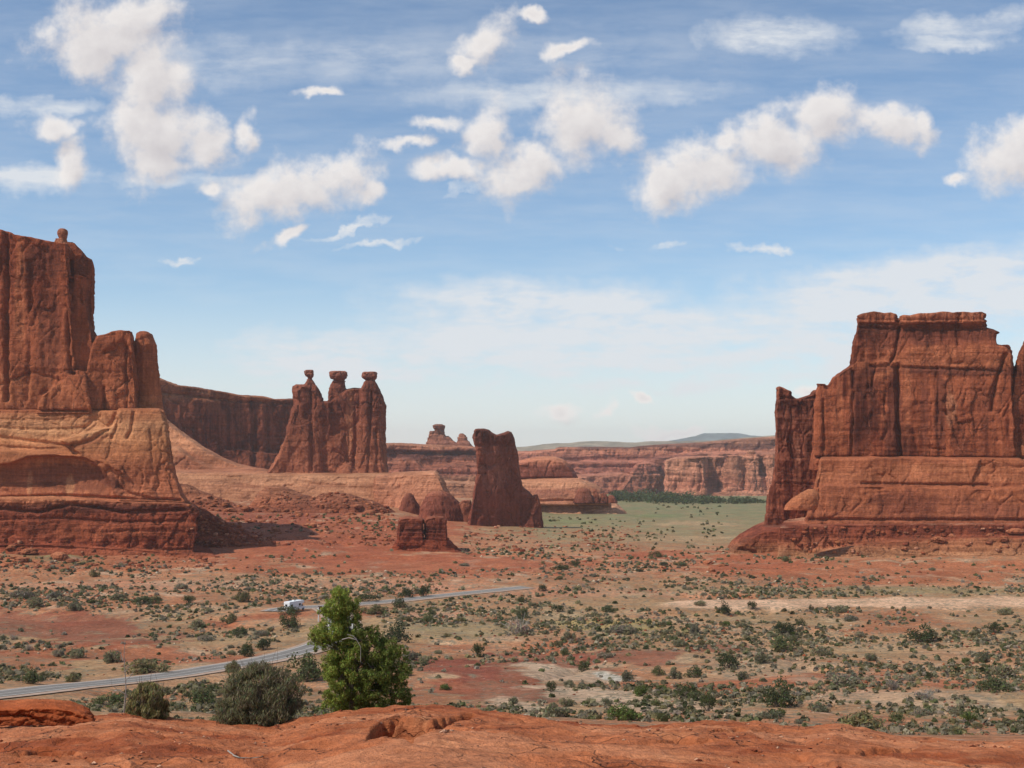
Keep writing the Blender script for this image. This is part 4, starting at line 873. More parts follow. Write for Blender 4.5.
rock('layered_base', D, b_, M_LAYER, [(519, lin(200, 140, 110, ALB)), (523, lin(180, 104, 76, ALB)), (526, lin(138, 68, 48, ALB)), (536, lin(152, 78, 54, ALB)), (543, lin(170, 98, 68, ALB)), (550, lin(178, 116, 82, ALB)), (560, lin(182, 126, 90, ALB))], 1.0, butte, 93,
     flute=(1, 20, 1), cracks=(1.0, 14, 3), bed=(.9, 4), fine=.9, grooves=[([(725, 546), (750, 551), (756, 553)], 1.8, 4), ([(842, 525), (800, 525), (786, 526)], 1.0, 3)],
     patches=[(960, 522.5, 70, 1.8, -.4, lin(216, 180, 150, ALB), .8), (775, 526, 14, 1.5, 3, lin(210, 170, 140, ALB), .7), (830, 545, 40, 4, -4, lin(182, 100, 70, ALB), .5), (970, 545, 80, 7, -2, lin(170, 108, 74, ALB), .6), (790, 533, 9, 9, 0, lin(124, 62, 46, ALB), .6)])
D = 690.
o = rock('rock_tower', D, lambda bm: (solid_poly(bm, [(776.4, 396), (776.6, 388), (779, 386), (783.5, 387.6), (789.5, 391), (790.5, 395), (797, 398.4), (803, 397), (811, 394), (814, 390), (821, 388.4), (836, 400), (838, 530), (764, 530), (767.5, 512), (771, 494), (774, 474), (775.6, 450), (775, 425), (774.6, 412)], D, 0, 14, 22, 13, .05, ins_px=2),
     solid_loft(bm, [(485, 769, 784), (505, 766, 786), (530, 762, 790)], D, -10, 1, 2.4)), M_BUTTE,
     [(386, lin(178, 104, 76, ALB)), (396, lin(150, 82, 60, ALB)), (403, lin(124, 66, 50, ALB)), (414, lin(160, 92, 70, ALB)), (450, lin(160, 90, 68, ALB)), (525, lin(166, 92, 66, ALB))], 1.0, None, 94, flute=(1.2, 16, 7), cracks=(1.6, 11, 8), bed=(.7, 5), fine=.6,
     grooves=[([(776, 397), (800, 399), (822, 396)], 1.0, 2), ([(799, 398), (800, 412)], 1.4, 2.5), ([(775, 483), (812, 484)], 1.0, 1.5), ([(792, 430), (793, 500)], 1.2, 1.0)], patches=[(792, 405, 14, 7, 0, DARK, .5), (798, 455, 3, 26, 0, lin(182, 120, 96, ALB), .6), (808, 450, 3, 30, 0, lin(176, 110, 86, ALB), .5)])
tag(o, 'narrow red tower with a notched top, attached beside the huge butte', 'rock tower')
D = 640.
o = rock('boulder', D, lambda bm: solid_loft(bm, [(489, 808, 815), (493, 800, 818), (499, 791, 819), (505, 785, 818), (510, 784, 816)], D, -42, .7, 2.2), M_SLICK, [(488, lin(196, 122, 84, ALB)), (506, lin(180, 104, 70, ALB))], .7, None, 95, flute=(.8, 10, 1), cracks=(.8, 8, 2), bed=(.4, 4), fine=.4)
tag(o, 'big tan wedge of rock leaning at the foot of the notched red tower', 'boulder')
D = 625.
o = rock('rock_fin', D, lambda bm: (solid_poly(bm, [(1080, 280), (1045, 312), (1031, 332), (1023, 344), (1018, 358), (1013, 374), (1009, 396), (1005.5, 418), (998, 430), (994.5, 458), (988, 484), (978, 500), (968, 528), (1160, 528), (1160, 280)], D, 8, 16, 50, -10, .05, ins_px=3),
     solid_loft(bm, [(432, 1001, 1012), (445, 996, 1014), (480, 988, 1016), (528, 972, 1022)], D, -4, .6, 2.4)), M_BUTTE,
     [(330, lin(176, 96, 64, ALB)), (430, lin(174, 96, 64, ALB)), (460, lin(186, 112, 76, ALB)), (490, lin(184, 108, 74, ALB)), (500, lin(150, 86, 60, ALB)), (526, lin(168, 96, 66, ALB))], 1.0, None, 96, flute=(1.5, 16, 7), cracks=(2.0, 12, 9), bed=(.5, 6), fine=.6, smooth=2,
     grooves=[([(1000, 458), (1060, 458)], 1.2, 4), ([(990, 485), (1060, 483)], 1.1, 3)], patches=[(1010, 510, 30, 8, 0, lin(132, 72, 54, ALB), .5)])
tag(o, 'steep red fin with a slanting edge, cropped by the frame beside the huge butte', 'rock fin')

# ---- distant hills
def hills(name, prof, D, depth, col, seed, rough):
    xs = np.linspace(prof[0][0], prof[-1][0], 300); ts = np.linspace(-1, 1, 40)
    top = wz(np.interp(xs, [p[0] for p in prof], [p[1] for p in prof]), D)
    X = wx(xs, D)[None, :] + ts[:, None] * 0; Y = D + ts[:, None] * depth + xs[None, :] * 0
    base = wz(470, D); prof_t = np.clip(1 - np.abs(ts), 0, 1)[:, None] ** .8
    Z = base + (top[None, :] - base) * prof_t
    Z = Z + rough * fbm(X / 500, Y / 500, 0, 4, seed) * (1 - .75 * prof_t) + rough * .25 * fbm(X / 160, Y / 160, 0, 3, seed + 4)
    n = fbm(X / 300, Y / 300, 0, 4, seed + 9)[..., None]
    C = np.array(col) * (1 + .35 * n)
    me = mesh_np(name, np.stack([X, Y, Z], -1).reshape(-1, 3), quads_grid(40, 300), np.clip(C, 0, 1).reshape(-1, 3), [HILL_M])
    tag(link(name, me), kind='structure')
m, t, b = new_mat('far_hills'); HILL_M = m
pos = t.n.new('ShaderNodeNewGeometry').outputs['Position']
c = t.mix(1.0, attr(t), t.mix(t.ramp(t.noise(pos, .012, 5, .7), .35, .65), (.6, .62, .6, 1), (1.3, 1.25, 1.2, 1)), 'MULTIPLY'); t.l.new(c, b.inputs['Base Color'])
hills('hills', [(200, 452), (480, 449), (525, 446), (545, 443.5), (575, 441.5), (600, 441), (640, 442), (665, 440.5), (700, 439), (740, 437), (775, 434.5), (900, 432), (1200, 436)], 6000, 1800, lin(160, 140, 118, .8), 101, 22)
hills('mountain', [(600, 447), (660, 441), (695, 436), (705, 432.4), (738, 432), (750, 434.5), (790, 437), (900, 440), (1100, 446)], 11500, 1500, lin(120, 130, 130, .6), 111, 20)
# ================================================================== RUBBLE (laid on whatever the slopes are)
def ray_at(px, py):
    """first surface the photograph would show at (px, py), as built so far."""
    dg = bpy.context.evaluated_depsgraph_get(); dg.update()
    hit, loc, nrm, idx, ob, _ = sc.ray_cast(dg, Vector((0, 0, HC)), Vector(((px - 512) / F, 1, (HOR - py) / F)).normalized())
    return (loc, ob) if hit else (None, None)
def rubble():
    rg = np.random.RandomState(5); pts = []
    while len(pts) < 2300:
        z_ = rg.randint(7)
        if z_ < 4: x = rg.uniform(186, 400); y = rg.uniform(488 + 10 * abs(x - 285) / 110, 546)
        elif z_ == 4: x = rg.uniform(0, 230); y = rg.uniform(540, 570)
        elif z_ == 5: x = rg.uniform(780, 1024); y = rg.uniform(527, 556)
        else: x = rg.uniform(460, 640); y = rg.uniform(526, 552)
        loc, ob = ray_at(x, y)
        if loc is None or ob.name.split('.')[0] not in ('ground', 'rubble_slope', 'talus', 'layered_base'): continue
        if ob.name.startswith('layered_base') and rg.uniform() > .35: continue
        if n3(loc.x / 25, loc.y / 25, 0, 600) + .6 * n3(loc.x / 9, loc.y / 9, 0, 601) < rg.uniform(-.7, .35): continue
        pts.append(tuple(loc))
    P_ = np.array(pts); n = len(P_)
    cube = np.array([(x, y, z) for x in (-1, 1) for y in (-1, 1) for z in (-.6, 1)], float)
    fq = np.array([(0, 1, 3, 2), (4, 6, 7, 5), (0, 4, 5, 1), (2, 3, 7, 6), (0, 2, 6, 4), (1, 5, 7, 3)])
    s_ = (.25 + 1.15 * rg.uniform(0, 1, n) ** 3)
    J = cube[None] * rg.uniform(.5, 1.15, (n, 8, 3)) * rg.uniform(.6, 1.3, (n, 1, 3)) * s_[:, None, None] * np.array((1, 1, .75))
    th = rg.uniform(0, 6.28, n); c, s0 = np.cos(th)[:, None], np.sin(th)[:, None]
    V = np.stack([J[..., 0] * c - J[..., 1] * s0, J[..., 0] * s0 + J[..., 1] * c, J[..., 2]], -1) + P_[:, None]
    K = np.array([RED, ORANGE, DRED, PINK, lin(170, 100, 74, ALB)])[rg.choice(5, n)] * rg.uniform(.8, 1.15, (n, 1))
    tag(link('rubble', mesh_np('rubble', V.reshape(-1, 3), (fq[None] + np.arange(n)[:, None, None] * 8).reshape(-1, 4), np.repeat(np.clip(K, 0, .9), 8, 0), [BOULDER_M], smooth=False)), kind='stuff')
rubble()
# ================================================================== ROAD
m, t, b = new_mat('worn_asphalt')
pos = t.n.new('ShaderNodeNewGeometry').outputs['Position']
c = t.mix(t.ramp(t.noise(pos, .35, 4, .6), .3, .7), (.185, .165, .144, 1), (.25, .225, .198, 1))
c = t.mix(t.ramp(t.noise(pos, 9, 2, .7), .3, .7, 0, .5), c, (.19, .17, .155, 1)); t.l.new(c, b.inputs['Base Color'])
ASPHALT = m
m, t, b = new_mat('gravel_shoulder')
pos = t.n.new('ShaderNodeNewGeometry').outputs['Position']
c = t.mix(t.ramp(t.noise(pos, .5, 5, .7), .3, .7), (.36, .24, .17, 1), (.50, .36, .27, 1)); t.l.new(c, b.inputs['Base Color'])
SHOULDER = m
m, t, b = new_mat('road_paint'); b.inputs['Base Color'].default_value = (.62, .58, .50, 1); PAINT = m
def strip(name, P_, offs, lift, mat, n=1):
    T = np.gradient(P_, axis=0); T /= np.linalg.norm(T, axis=1)[:, None]; Nn = np.stack([-T[:, 1], T[:, 0]], 1)
    rows = [P_ + Nn * o for o in offs]
    V = np.stack([np.concatenate([r, ground_z(r[:, 0], r[:, 1])[:, None] + lift], 1) for r in rows], 1)
    me = mesh_np(name, V.reshape(-1, 3), quads_grid(len(P_), len(offs)), None, [mat])
    return tag(link(name, me), kind='structure')
for key, hw in (('a', 3.7), ('b', 3.0)):
    P_ = ROAD[key][0]
    strip('road', P_, np.linspace(-hw, hw, 5), .20, ASPHALT)
    strip('road_shoulder', P_, np.linspace(-hw - 2.2, -hw - .01, 4), .16, SHOULDER)
    strip('road_shoulder', P_, np.linspace(hw + .01, hw + 1.2, 3), .16, SHOULDER)
    strip('road_markings', P_, (-hw + .35, -hw + .65), .206, PAINT)
    strip('road_markings', P_, (hw - .65, hw - .35), .206, PAINT)
    strip('road_markings', P_, (-.10, .10), .206, PAINT)

# ================================================================== VEGETATION
rng = np.random.RandomState(11)
def leaf_mat(name, rough=.7, trans=.25):
    m, t, b = new_mat(name)
    info = t.n.new('ShaderNodeObjectInfo').outputs['Random']
    c = t.mix(1.0, attr(t), t.mix(info, (.72, .76, .76, 1), (1.25, 1.18, 1.1, 1)), 'MULTIPLY')
    t.l.new(c, b.inputs['Base Color']); b.inputs['Roughness'].default_value = rough
    tr = t.n.new('ShaderNodeBsdfTranslucent'); t.l.new(c, tr.inputs['Color'])
    ms_ = t.n.new('ShaderNodeMixShader'); ms_.inputs[0].default_value = trans + .15
    out = t.n['Material Output']; t.l.new(b.outputs[0], ms_.inputs[1]); t.l.new(tr.outputs[0], ms_.inputs[2]); t.l.new(ms_.outputs[0], out.inputs['Surface'])
    return m
LEAF = leaf_mat('foliage'); 
m, t, b = new_mat('woody_stem'); b.inputs['Base Color'].default_value = (.17, .13, .10, 1); STEM = m
m, t, b = new_mat('bleached_wood'); b.inputs['Base Color'].default_value = (.36, .31, .26, 1); DEADWOOD = m
def leaves(C, rad, n, size, col, var, aspect=1.0, up=.3, flat=(1, 1, 1)):
    """n small leaf faces spread through balls at C with radii rad."""
    C = np.asarray(C, float); rad = np.asarray(rad, float)
    w_ = rad ** 2; k = rng.choice(len(C), n, p=w_ / w_.sum())
    v = rng.normal(size=(n, 3)); v /= np.linalg.norm(v, axis=1)[:, None]
    r = rad[k] * rng.uniform(.35, 1.08, n) ** .6
    P_ = C[k] + v * r[:, None] * np.array(flat)
    nrm = v + rng.normal(scale=.7, size=(n, 3)); nrm[:, 2] += up; nrm /= np.linalg.norm(nrm, axis=1)[:, None]
    a = np.cross(nrm, rng.normal(size=(n, 3))); a /= np.linalg.norm(a, axis=1)[:, None] + 1e-9
    a[:, 2] += up * .8; a /= np.linalg.norm(a, axis=1)[:, None]
    c = np.cross(nrm, a)
    s_ = size * rng.uniform(.6, 1.5, n)[:, None]
    V = np.stack([P_ - a * s_ * aspect, P_ + c * s_ * .55, P_ + a * s_ * aspect, P_ - c * s_ * .55], 1)
    cl = np.array(col)[None] * (1 + var * rng.normal(size=(n, 1))) * (1 + .12 * rng.normal(size=(n, 3)))
    cl *= (.8 + .4 * rng.uniform(size=len(C)))[k][:, None]
    return V.reshape(-1, 3), np.arange(4 * n).reshape(-1, 4), np.repeat(np.clip(cl, .004, .9), 4, 0)
def tube(pts, r0, r1, seg=5):
    pts = np.array(pts, float); n = len(pts); T = np.gradient(pts, axis=0); T /= np.linalg.norm(T, axis=1)[:, None] + 1e-9
    ref = np.array([.31, .95, .07]); A = np.cross(T, ref); A /= np.linalg.norm(A, axis=1)[:, None] + 1e-9; B = np.cross(T, A)
    rr = np.linspace(r0, r1, n)[:, None, None]; th = np.linspace(0, 2 * math.pi, seg, endpoint=False)
    V = pts[:, None] + rr * (A[:, None] * np.cos(th)[None, :, None] + B[:, None] * np.sin(th)[None, :, None])
    f = [[i * seg + j, i * seg + (j + 1) % seg, (i + 1) * seg + (j + 1) % seg, (i + 1) * seg + j] for i in range(n - 1) for j in range(seg)]
    return V.reshape(-1, 3), np.array(f)
def join(parts):
    V, Fc, o = [], [], 0
    for p in parts: V.append(p[0]); Fc.append(p[1] + o); o += len(p[0])
    return np.concatenate(V), np.concatenate(Fc)
def bent(p0, p1, n=6, wob=.08):
    p0, p1 = np.array(p0, float), np.array(p1, float); L = np.linalg.norm(p1 - p0)
    t_ = np.linspace(0, 1, n)[:, None]; P_ = p0 + (p1 - p0) * t_
    P_[1:] += np.cumsum(rng.normal(scale=wob * L / n, size=(n - 1, 3)), 0); return P_
SAGE = (.225, .205, .120); OLIVE = (.215, .185, .088); DGREEN = (.078, .092, .038); BGREEN = (.15, .19, .05); GREYG = (.275, .240, .165); DEADG = (.32, .26, .20); MIDG = (.135, .148, .062)
def shrub_meshes(kind, nleaf, size):
    """unit shrub: about 1 wide, .7 high, base at the origin; returns leaf and stem meshes."""
    col, ncl, hgt, asp, up = {'sage': (SAGE, 20, .62, 1.7, .8), 'olive': (OLIVE, 19, .66, 2.0, .9), 'dark': (DGREEN, 15, .74, 1.0, .2), 'bright': (BGREEN, 15, .62, 1.3, .4), 'grey': (GREYG, 18, .55, 1.8, .7), 'mid': (MIDG, 16, .68, 1.2, .4), 'dead': (DEADG, 8, .6, 2.2, .9)}[kind]
    C, rad = [], []
    for i in range(ncl):
        a = rng.uniform(0, 2 * math.pi); r = .38 * math.sqrt(rng.uniform(.02, 1)); q = rng.uniform(.14, .22) * (1.15 - r)
        z = q * .55 + max(hgt - q * 1.5, 0) * rng.uniform(0, 1) ** .8 * (1 - (r / .43) ** 2 * .8)
        C.append((r * math.cos(a), r * math.sin(a), max(z, q * .6))); rad.append(q)
    V, Fc, cl = leaves(C, rad, nleaf if kind != 'dead' else nleaf // 4, size, col, .18, asp, up)
    V[:, 2] = np.maximum(V[:, 2], -.02)
    lm = mesh_np(kind + '_foliage', V, Fc, cl, [LEAF], smooth=False)
    st = []
    for c in C + ([(rng.uniform(-.4, .4), rng.uniform(-.4, .4), rng.uniform(.3, .6)) for _ in range(14)] if kind == 'dead' else []):
        e = np.array(c) * (1.0, 1.0, 1.05); st.append(tube(bent((rng.uniform(-.05, .05), rng.uniform(-.05, .05), -.05), e, 5, .25), .014, .004, 4))
        if kind == 'dead':
            for _ in range(3): st.append(tube(bent(e * .6, e * .7 + rng.normal(scale=.12, size=3), 3, .2), .005, .002, 3))
    sv, sf = join(st)
    sm = mesh_np(kind + '_stems', sv, sf, None, [DEADWOOD if kind == 'dead' else STEM], smooth=True)
    return lm, sm
KINDW = {'sage': 'grey-green sagebrush', 'olive': 'olive-brown brush', 'dark': 'dark green juniper bush', 'bright': 'bright green bush', 'grey': 'pale grey brush', 'mid': 'green bush', 'dead': 'bare grey twiggy bush'}
KNAME = {'sage': 'sagebrush', 'olive': 'brush_shrub', 'dark': 'juniper_bush', 'bright': 'green_bush', 'grey': 'brush_shrub', 'mid': 'green_bush', 'dead': 'twiggy_bush'}
def one_mesh(lm, sm, name):
    """foliage and stems as two materials of one mesh, for shrubs a few pixels across."""
    def arr(me):
        V = np.empty(len(me.vertices) * 3, np.float32); me.vertices.foreach_get('co', V)
        Q = np.empty(len(me.polygons) * 4, np.int32); me.loops.foreach_get('vertex_index', Q); return V.reshape(-1, 3), Q.reshape(-1, 4)
    (v1, f1), (v2, f2) = arr(lm), arr(sm)
    C1 = np.empty(len(v1) * 4, np.float32); lm.color_attributes['Col'].data.foreach_get('color', C1)
    cl = np.concatenate([C1.reshape(-1, 4)[:, :3], np.full((len(v2), 3), .12)])
    return mesh_np(name, np.concatenate([v1, v2]), np.concatenate([f1, f2 + len(v1)]), cl, [LEAF, sm.materials[0]], np.concatenate([np.zeros(len(f1)), np.ones(len(f2))]), smooth=False)
PROTO = {k: [one_mesh(*shrub_meshes(k, 1100, .030), k + '_shrub') for _ in range(3)] for k in KINDW}

# --- the shrubs that show largest, each where the photograph has it: base x, base y, width, height in photo pixels, kind, label
SH = [
    (32, 684, 24, 22, 'mid', 'green rounded bush above the first bend of the road near the frame edge'), (112, 662, 24, 18, 'sage', 'dark grey-green bush above the road, behind the bare twig'), (147, 673, 48, 18, 'olive', 'long low olive bush hugging the upper road edge'),
    (79, 658, 20, 14, 'sage', None), (58, 657, 14, 12, 'grey', None), (73, 682, 18, 14, 'olive', None), (202, 704, 34, 24, 'mid', 'dark green bush between the road and the biggest sagebrush'), (108, 706, 40, 16, 'mid', 'low green bush beside the foot of the bare twig'),
    (302, 680, 46, 32, 'mid', 'large rounded green bush just behind the bright tree'), (290, 628, 24, 20, 'dark', 'dark juniper bush directly below the white camper'), (288, 614, 26, 10, 'dark', None), (264, 650, 22, 14, 'dark', None), (248, 657, 18, 18, 'dark', 'dark juniper bush on the road edge above the biggest sagebrush'), (240, 636, 18, 12, 'mid', None),
    (232, 672, 18, 16, 'olive', None), (262, 636, 20, 10, 'grey', None), (197, 628, 18, 14, 'sage', None), (229, 624, 18, 14, 'olive', None), (243, 602, 18, 14, 'olive', None), (181, 589, 16, 10, 'grey', None), (95, 577, 12, 10, 'olive', None), (34, 607, 22, 14, 'sage', None), (56, 598, 18, 10, 'grey', None),
    (190, 604, 20, 10, 'dark', None), (73, 612, 18, 12, 'sage', None), (154, 604, 18, 10, 'mid', None), (22, 598, 26, 14, 'grey', None), (120, 600, 24, 8, 'sage', None), (142, 604, 22, 10, 'mid', None), (205, 640, 24, 8, 'grey', None), (330, 660, 16, 10, 'grey', None),
    (368, 602, 26, 10, 'dark', 'wide dark juniper bush on the road edge right behind the tree top'), (372, 614, 26, 12, 'olive', 'round olive bush just below the road, right of the tree top'), (400, 608, 18, 14, 'dark', 'dark round juniper bush on the lower road edge'), (407, 598, 16, 12, 'dark', 'dark juniper bush on the upper road edge'), (424, 597, 16, 14, 'dark', 'dark juniper bush on the road, farthest along in the pair'), (398, 642, 32, 24, 'dark', 'big dark juniper bush peeping out behind the tree'),
    (410, 660, 20, 16, 'grey', None), (424, 664, 14, 12, 'sage', None), (408, 676, 14, 12, 'bright', None), (428, 623, 18, 12, 'mid', None), (542, 592, 12, 8, 'dark', None), (522, 602, 14, 8, 'dark', None), (532, 606, 10, 6, 'sage', None), (557, 612, 16, 8, 'dark', None), (517, 634, 34, 22, 'dead', 'large twiggy grey bush in the middle of the plain'), (522, 618, 14, 14, 'mid', None),
    (479, 657, 18, 16, 'dark', 'dark bush above the dark red bare patch'), (569, 640, 16, 12, 'sage', None), (609, 612, 18, 8, 'mid', None), (623, 632, 34, 12, 'grey', None), (694, 634, 12, 18, 'grey', None), (679, 647, 16, 12, 'sage', None), (605, 658, 18, 10, 'grey', None), (584, 671, 16, 12, 'dark', None), (551, 692, 14, 14, 'dark', 'dark upright bush standing on the whitish patch of ground'), (446, 690, 14, 9, 'bright', 'small bright bush alone on the dark red patch'),
    (628, 682, 16, 14, 'sage', None), (642, 696, 20, 14, 'bright', 'bright green bush right of the whitish patch'), (658, 676, 16, 12, 'mid', None), (674, 679, 18, 14, 'sage', None), (694, 678, 20, 16, 'mid', None), (686, 699, 30, 20, 'mid', 'green bush between the whitish patch and the big dark juniper'), (625, 722, 42, 24, 'bright', 'biggest bright green bush at the rim of the bare red rock'), (556, 716, 28, 18, 'sage', None), (583, 720, 20, 12, 'grey', None),
    (656, 708, 16, 10, 'mid', None), (513, 704, 12, 10, 'sage', None), (566, 708, 16, 14, 'sage', None), (724, 614, 16, 14, 'dark', None), (752, 611, 12, 10, 'dark', None), (841, 612, 18, 10, 'sage', None), (811, 610, 7, 6, 'dark', None), (1005, 615, 20, 11, 'sage', None), (850, 621, 18, 9, 'grey', None), (801, 626, 14, 8, 'dark', None), (784, 634, 26, 14, 'dark', None), (787, 650, 32, 18, 'mid', 'wide green bush near the middle of the right-hand plain'),
    (923, 642, 38, 20, 'dark', 'large lone dark dome-shaped juniper bush on the right-hand plain'), (994, 634, 14, 14, 'dark', None), (728, 668, 32, 16, 'dark', 'dark spreading juniper bush by the bare red strip'), (763, 664, 22, 14, 'sage', None), (823, 656, 26, 14, 'sage', None), (871, 661, 14, 12, 'sage', None), (982, 662, 18, 14, 'sage', None), (1002, 676, 26, 18, 'sage', None), (994, 692, 38, 18, 'mid', 'wide dark green bush close to the frame edge'), (779, 707, 40, 32, 'dark', 'tall dark juniper bush, biggest on the plain near the bare rock rim'),
    (772, 719, 24, 14, 'sage', None), (861, 728, 48, 24, 'olive', 'broad olive bush just over the rim of the bare red rock'), (842, 684, 44, 18, 'grey', 'wide pale bush in the middle of the right-hand plain'), (893, 690, 20, 14, 'dead', 'small twiggy grey bush right of the wide pale bush'), (925, 700, 26, 16, 'dead', 'sprawling dead grey bush with bare branches'), (896, 722, 22, 14, 'mid', None), (969, 722, 20, 14, 'bright', None), (708, 712, 24, 20, 'dark', None), (744, 680, 16, 12, 'sage', None), (820, 712, 26, 12, 'sage', None), (921, 716, 22, 12, 'grey', None),
    (560, 570, 24, 8, 'dark', None), (575, 566, 14, 6, 'dark', None), (655, 557, 18, 7, 'mid', None), (640, 572, 12, 5, 'dark', None), (680, 566, 18, 5, 'mid', None), (700, 606, 14, 8, 'sage', None), (786, 562, 12, 7, 'mid', None), (664, 566, 10, 4, 'dark', None), (465, 566, 14, 5, 'grey', None),
]
# further shrubs of the plain, drawn at random but kept off road, track and bare patches
def bare(px, py):
    k = np.zeros(len(px))
    for (cx, cy, rx, ry) in ((70, 628, 90, 15), (500, 684, 76, 24), (640, 657, 66, 7), (570, 678, 44, 8), (600, 697, 50, 7), (230, 545, 260, 14), (415, 562, 120, 10), (20, 660, 40, 10), (150, 655, 60, 6), (460, 668, 40, 10)):
        k = np.maximum(k, sstep(np.hypot((px - cx) / rx, (py - cy) / ry), 1.15, .75))
    return k
def scatter(n, y0, y1, ypow=1.0):
    px = rng.uniform(-60, 1090, n); py = y0 + (y1 - y0) * rng.uniform(0, 1, n) ** ypow
    Pn = at(px, py)
    ex = np.interp(px, EDGE[:, 0], EDGE[:, 1])
    dens = .36 + .22 * sstep(px, 380, 700) * sstep(py, 590, 620) + 1.15 * n3(Pn[:, 0] / 45, Pn[:, 1] / 60, 0, 201) + .8 * n3(Pn[:, 0] / 15, Pn[:, 1] / 18, 0, 202)
    tr = np.full(n, 1e9); P_ = ROAD['t'][0]; tr = seg_dist(Pn[:, 0], Pn[:, 1], [tuple(p) for p in P_])
    keep = (rng.uniform(0, 1, n) < np.clip(dens, .05, 1) * (1 - .93 * bare(px, py))) & (road_mask(Pn[:, 0], Pn[:, 1]) < .02) & ((tr > 13) | (rng.uniform(0, 1, n) < .04)) & (Pn[:, 1] < 2400) & (py < ex + 6)
    # nothing grows inside the rock bases
    keep &= ~((px < 215) & (py < 552)) & ~((px > 728) & (py < 556)) & ~((px > 395) & (px < 460) & (py < 556) & (py > 515)) & ~((px > 456) & (px < 548) & (py < 530)) & ~((px < 456) & (py < 500)) & ~((px < 636) & (py < 515)) & ~((py < 503))
    return px[keep], py[keep], Pn[keep]
qx, qy, _ = scatter(900, 560, 728)
names = list(KINDW)
taken = [(s_[0], s_[1]) for s_ in SH]
for i in range(len(qx)):
    if len(SH) >= 296: break
    if min(abs(qx[i] - a) / 1.6 + abs(qy[i] - c) for a, c in taken) < 7: continue
    taken.append((qx[i], qy[i]))
    wd = rng.uniform(9, 16) * (.45 + .55 * (qy[i] - 560) / 160)
    SH.append((qx[i], qy[i], wd, wd * rng.uniform(.5, .8), names[rng.choice(7, p=[.30, .16, .10, .07, .20, .12, .05])], None))
def where(px, py):
    if py < 602 and px < 480: return 'on the stony slope beyond the road'
    if px < 345 and py < 660: return 'between the road and the tall cliff'
    if px < 345: return 'beside the road by the red rock rim'
    if px > 700 and py > 596 and py < 620: return 'along the pale sandy track'
    if px > 700 and py >= 620: return 'on the plain between sandy track and rock rim'
    if px > 700: return 'below the huge butte'
    if py < 600: return 'toward the isolated slab'
    if py < 650: return 'on the middle plain right of the tree'
    return 'around the red and whitish bare ground'
Pn = at([s_[0] for s_ in SH], [s_[1] for s_ in SH])
for i, (px, py, wd, hg, kind, lab) in enumerate(SH):
    X, Y, Z = Pn[i]; k = Y / F
    o = bpy.data.objects.new(KNAME[kind], PROTO[kind][i % 3]); COL.objects.link(o)
    o.location = (X, Y, Z - .03 * hg * k); o.scale = (wd * k * 1.0, wd * k * 1.0, hg * k / .72); o.rotation_euler = (0, 0, rng.uniform(0, 6.28))
    if lab is None:
        size = 'small' if wd < 14 else 'mid-sized'
        lab = '%s %s %s' % (size, KINDW[kind], where(px, py)); grp = lab.replace('bush', 'bushes')
        tag(o, lab, 'shrub', grp)
    else: tag(o, lab, 'shrub', 'larger shrubs of the plain')

# --- smaller brush past counting, one object
def brush(name, n, y0, y1, smin, smax, cols, probs, faces, ypow=1.0, hk=.55, fs=.24):
    px, py, P_ = scatter(n, y0, y1, ypow); n = len(px)
    kk = P_[:, 1] / F
    sz = rng.uniform(smin, smax, n) * np.maximum(kk, .10) ** .55 * 1.0
    g = rng.choice(len(cols), n, p=probs); cl = np.array(cols)[g] * rng.uniform(.7, 1.3, (n, 1))
    v = rng.normal(size=(n, faces, 3)); v /= np.linalg.norm(v, axis=2)[..., None]; v[..., 2] = np.abs(v[..., 2]) * 1.1
    C = P_[:, None, :] + v * (sz[:, None, None] * rng.uniform(.5, 1, (n, faces, 1))) * np.array((.55, .55, hk))
    nr = v + rng.normal(scale=.6, size=v.shape); nr /= np.linalg.norm(nr, axis=2)[..., None]
    a = np.cross(nr, rng.normal(size=v.shape)); a /= np.linalg.norm(a, axis=2)[..., None]; c = np.cross(nr, a)
    s_ = sz[:, None, None] * fs * rng.uniform(.6, 1.4, (n, faces, 1))
    V = np.stack([C - a * s_ * 1.5, C + c * s_, C + a * s_ * 1.5, C - c * s_], 2)
    K = np.repeat((cl[:, None] * rng.uniform(.8, 1.2, (n, faces, 1))).reshape(-1, 3), 4, 0)
    me = mesh_np(name, V.reshape(-1, 3), np.arange(n * faces * 4).reshape(-1, 4), np.clip(K, .005, .9), [LEAF], smooth=False)
    tag(link(name, me), kind='stuff')
brush('scrub_vegetation', 19000, 548, 735, 1.0, 2.7, [SAGE, OLIVE, DGREEN, GREYG, MIDG, DEADG], [.28, .2, .09, .24, .11, .08], 18, fs=.27)
brush('scrub_vegetation', 9000, 588, 735, 1.2, 3.0, [SAGE, OLIVE, GREYG, MIDG], [.34, .24, .28, .14], 18, fs=.27)
brush('dry_grass', 34000, 560, 738, .4, 1.1, [GREYG, (.30, .25, .13), SAGE, DEADG, (.24, .21, .09)], [.25, .25, .2, .15, .15], 8, hk=.4)
brush('far_vegetation', 4200, 503, 560, 1.2, 3.0, [DGREEN, MIDG, SAGE, OLIVE], [.3, .3, .25, .15], 9, hk=.6, fs=.3)

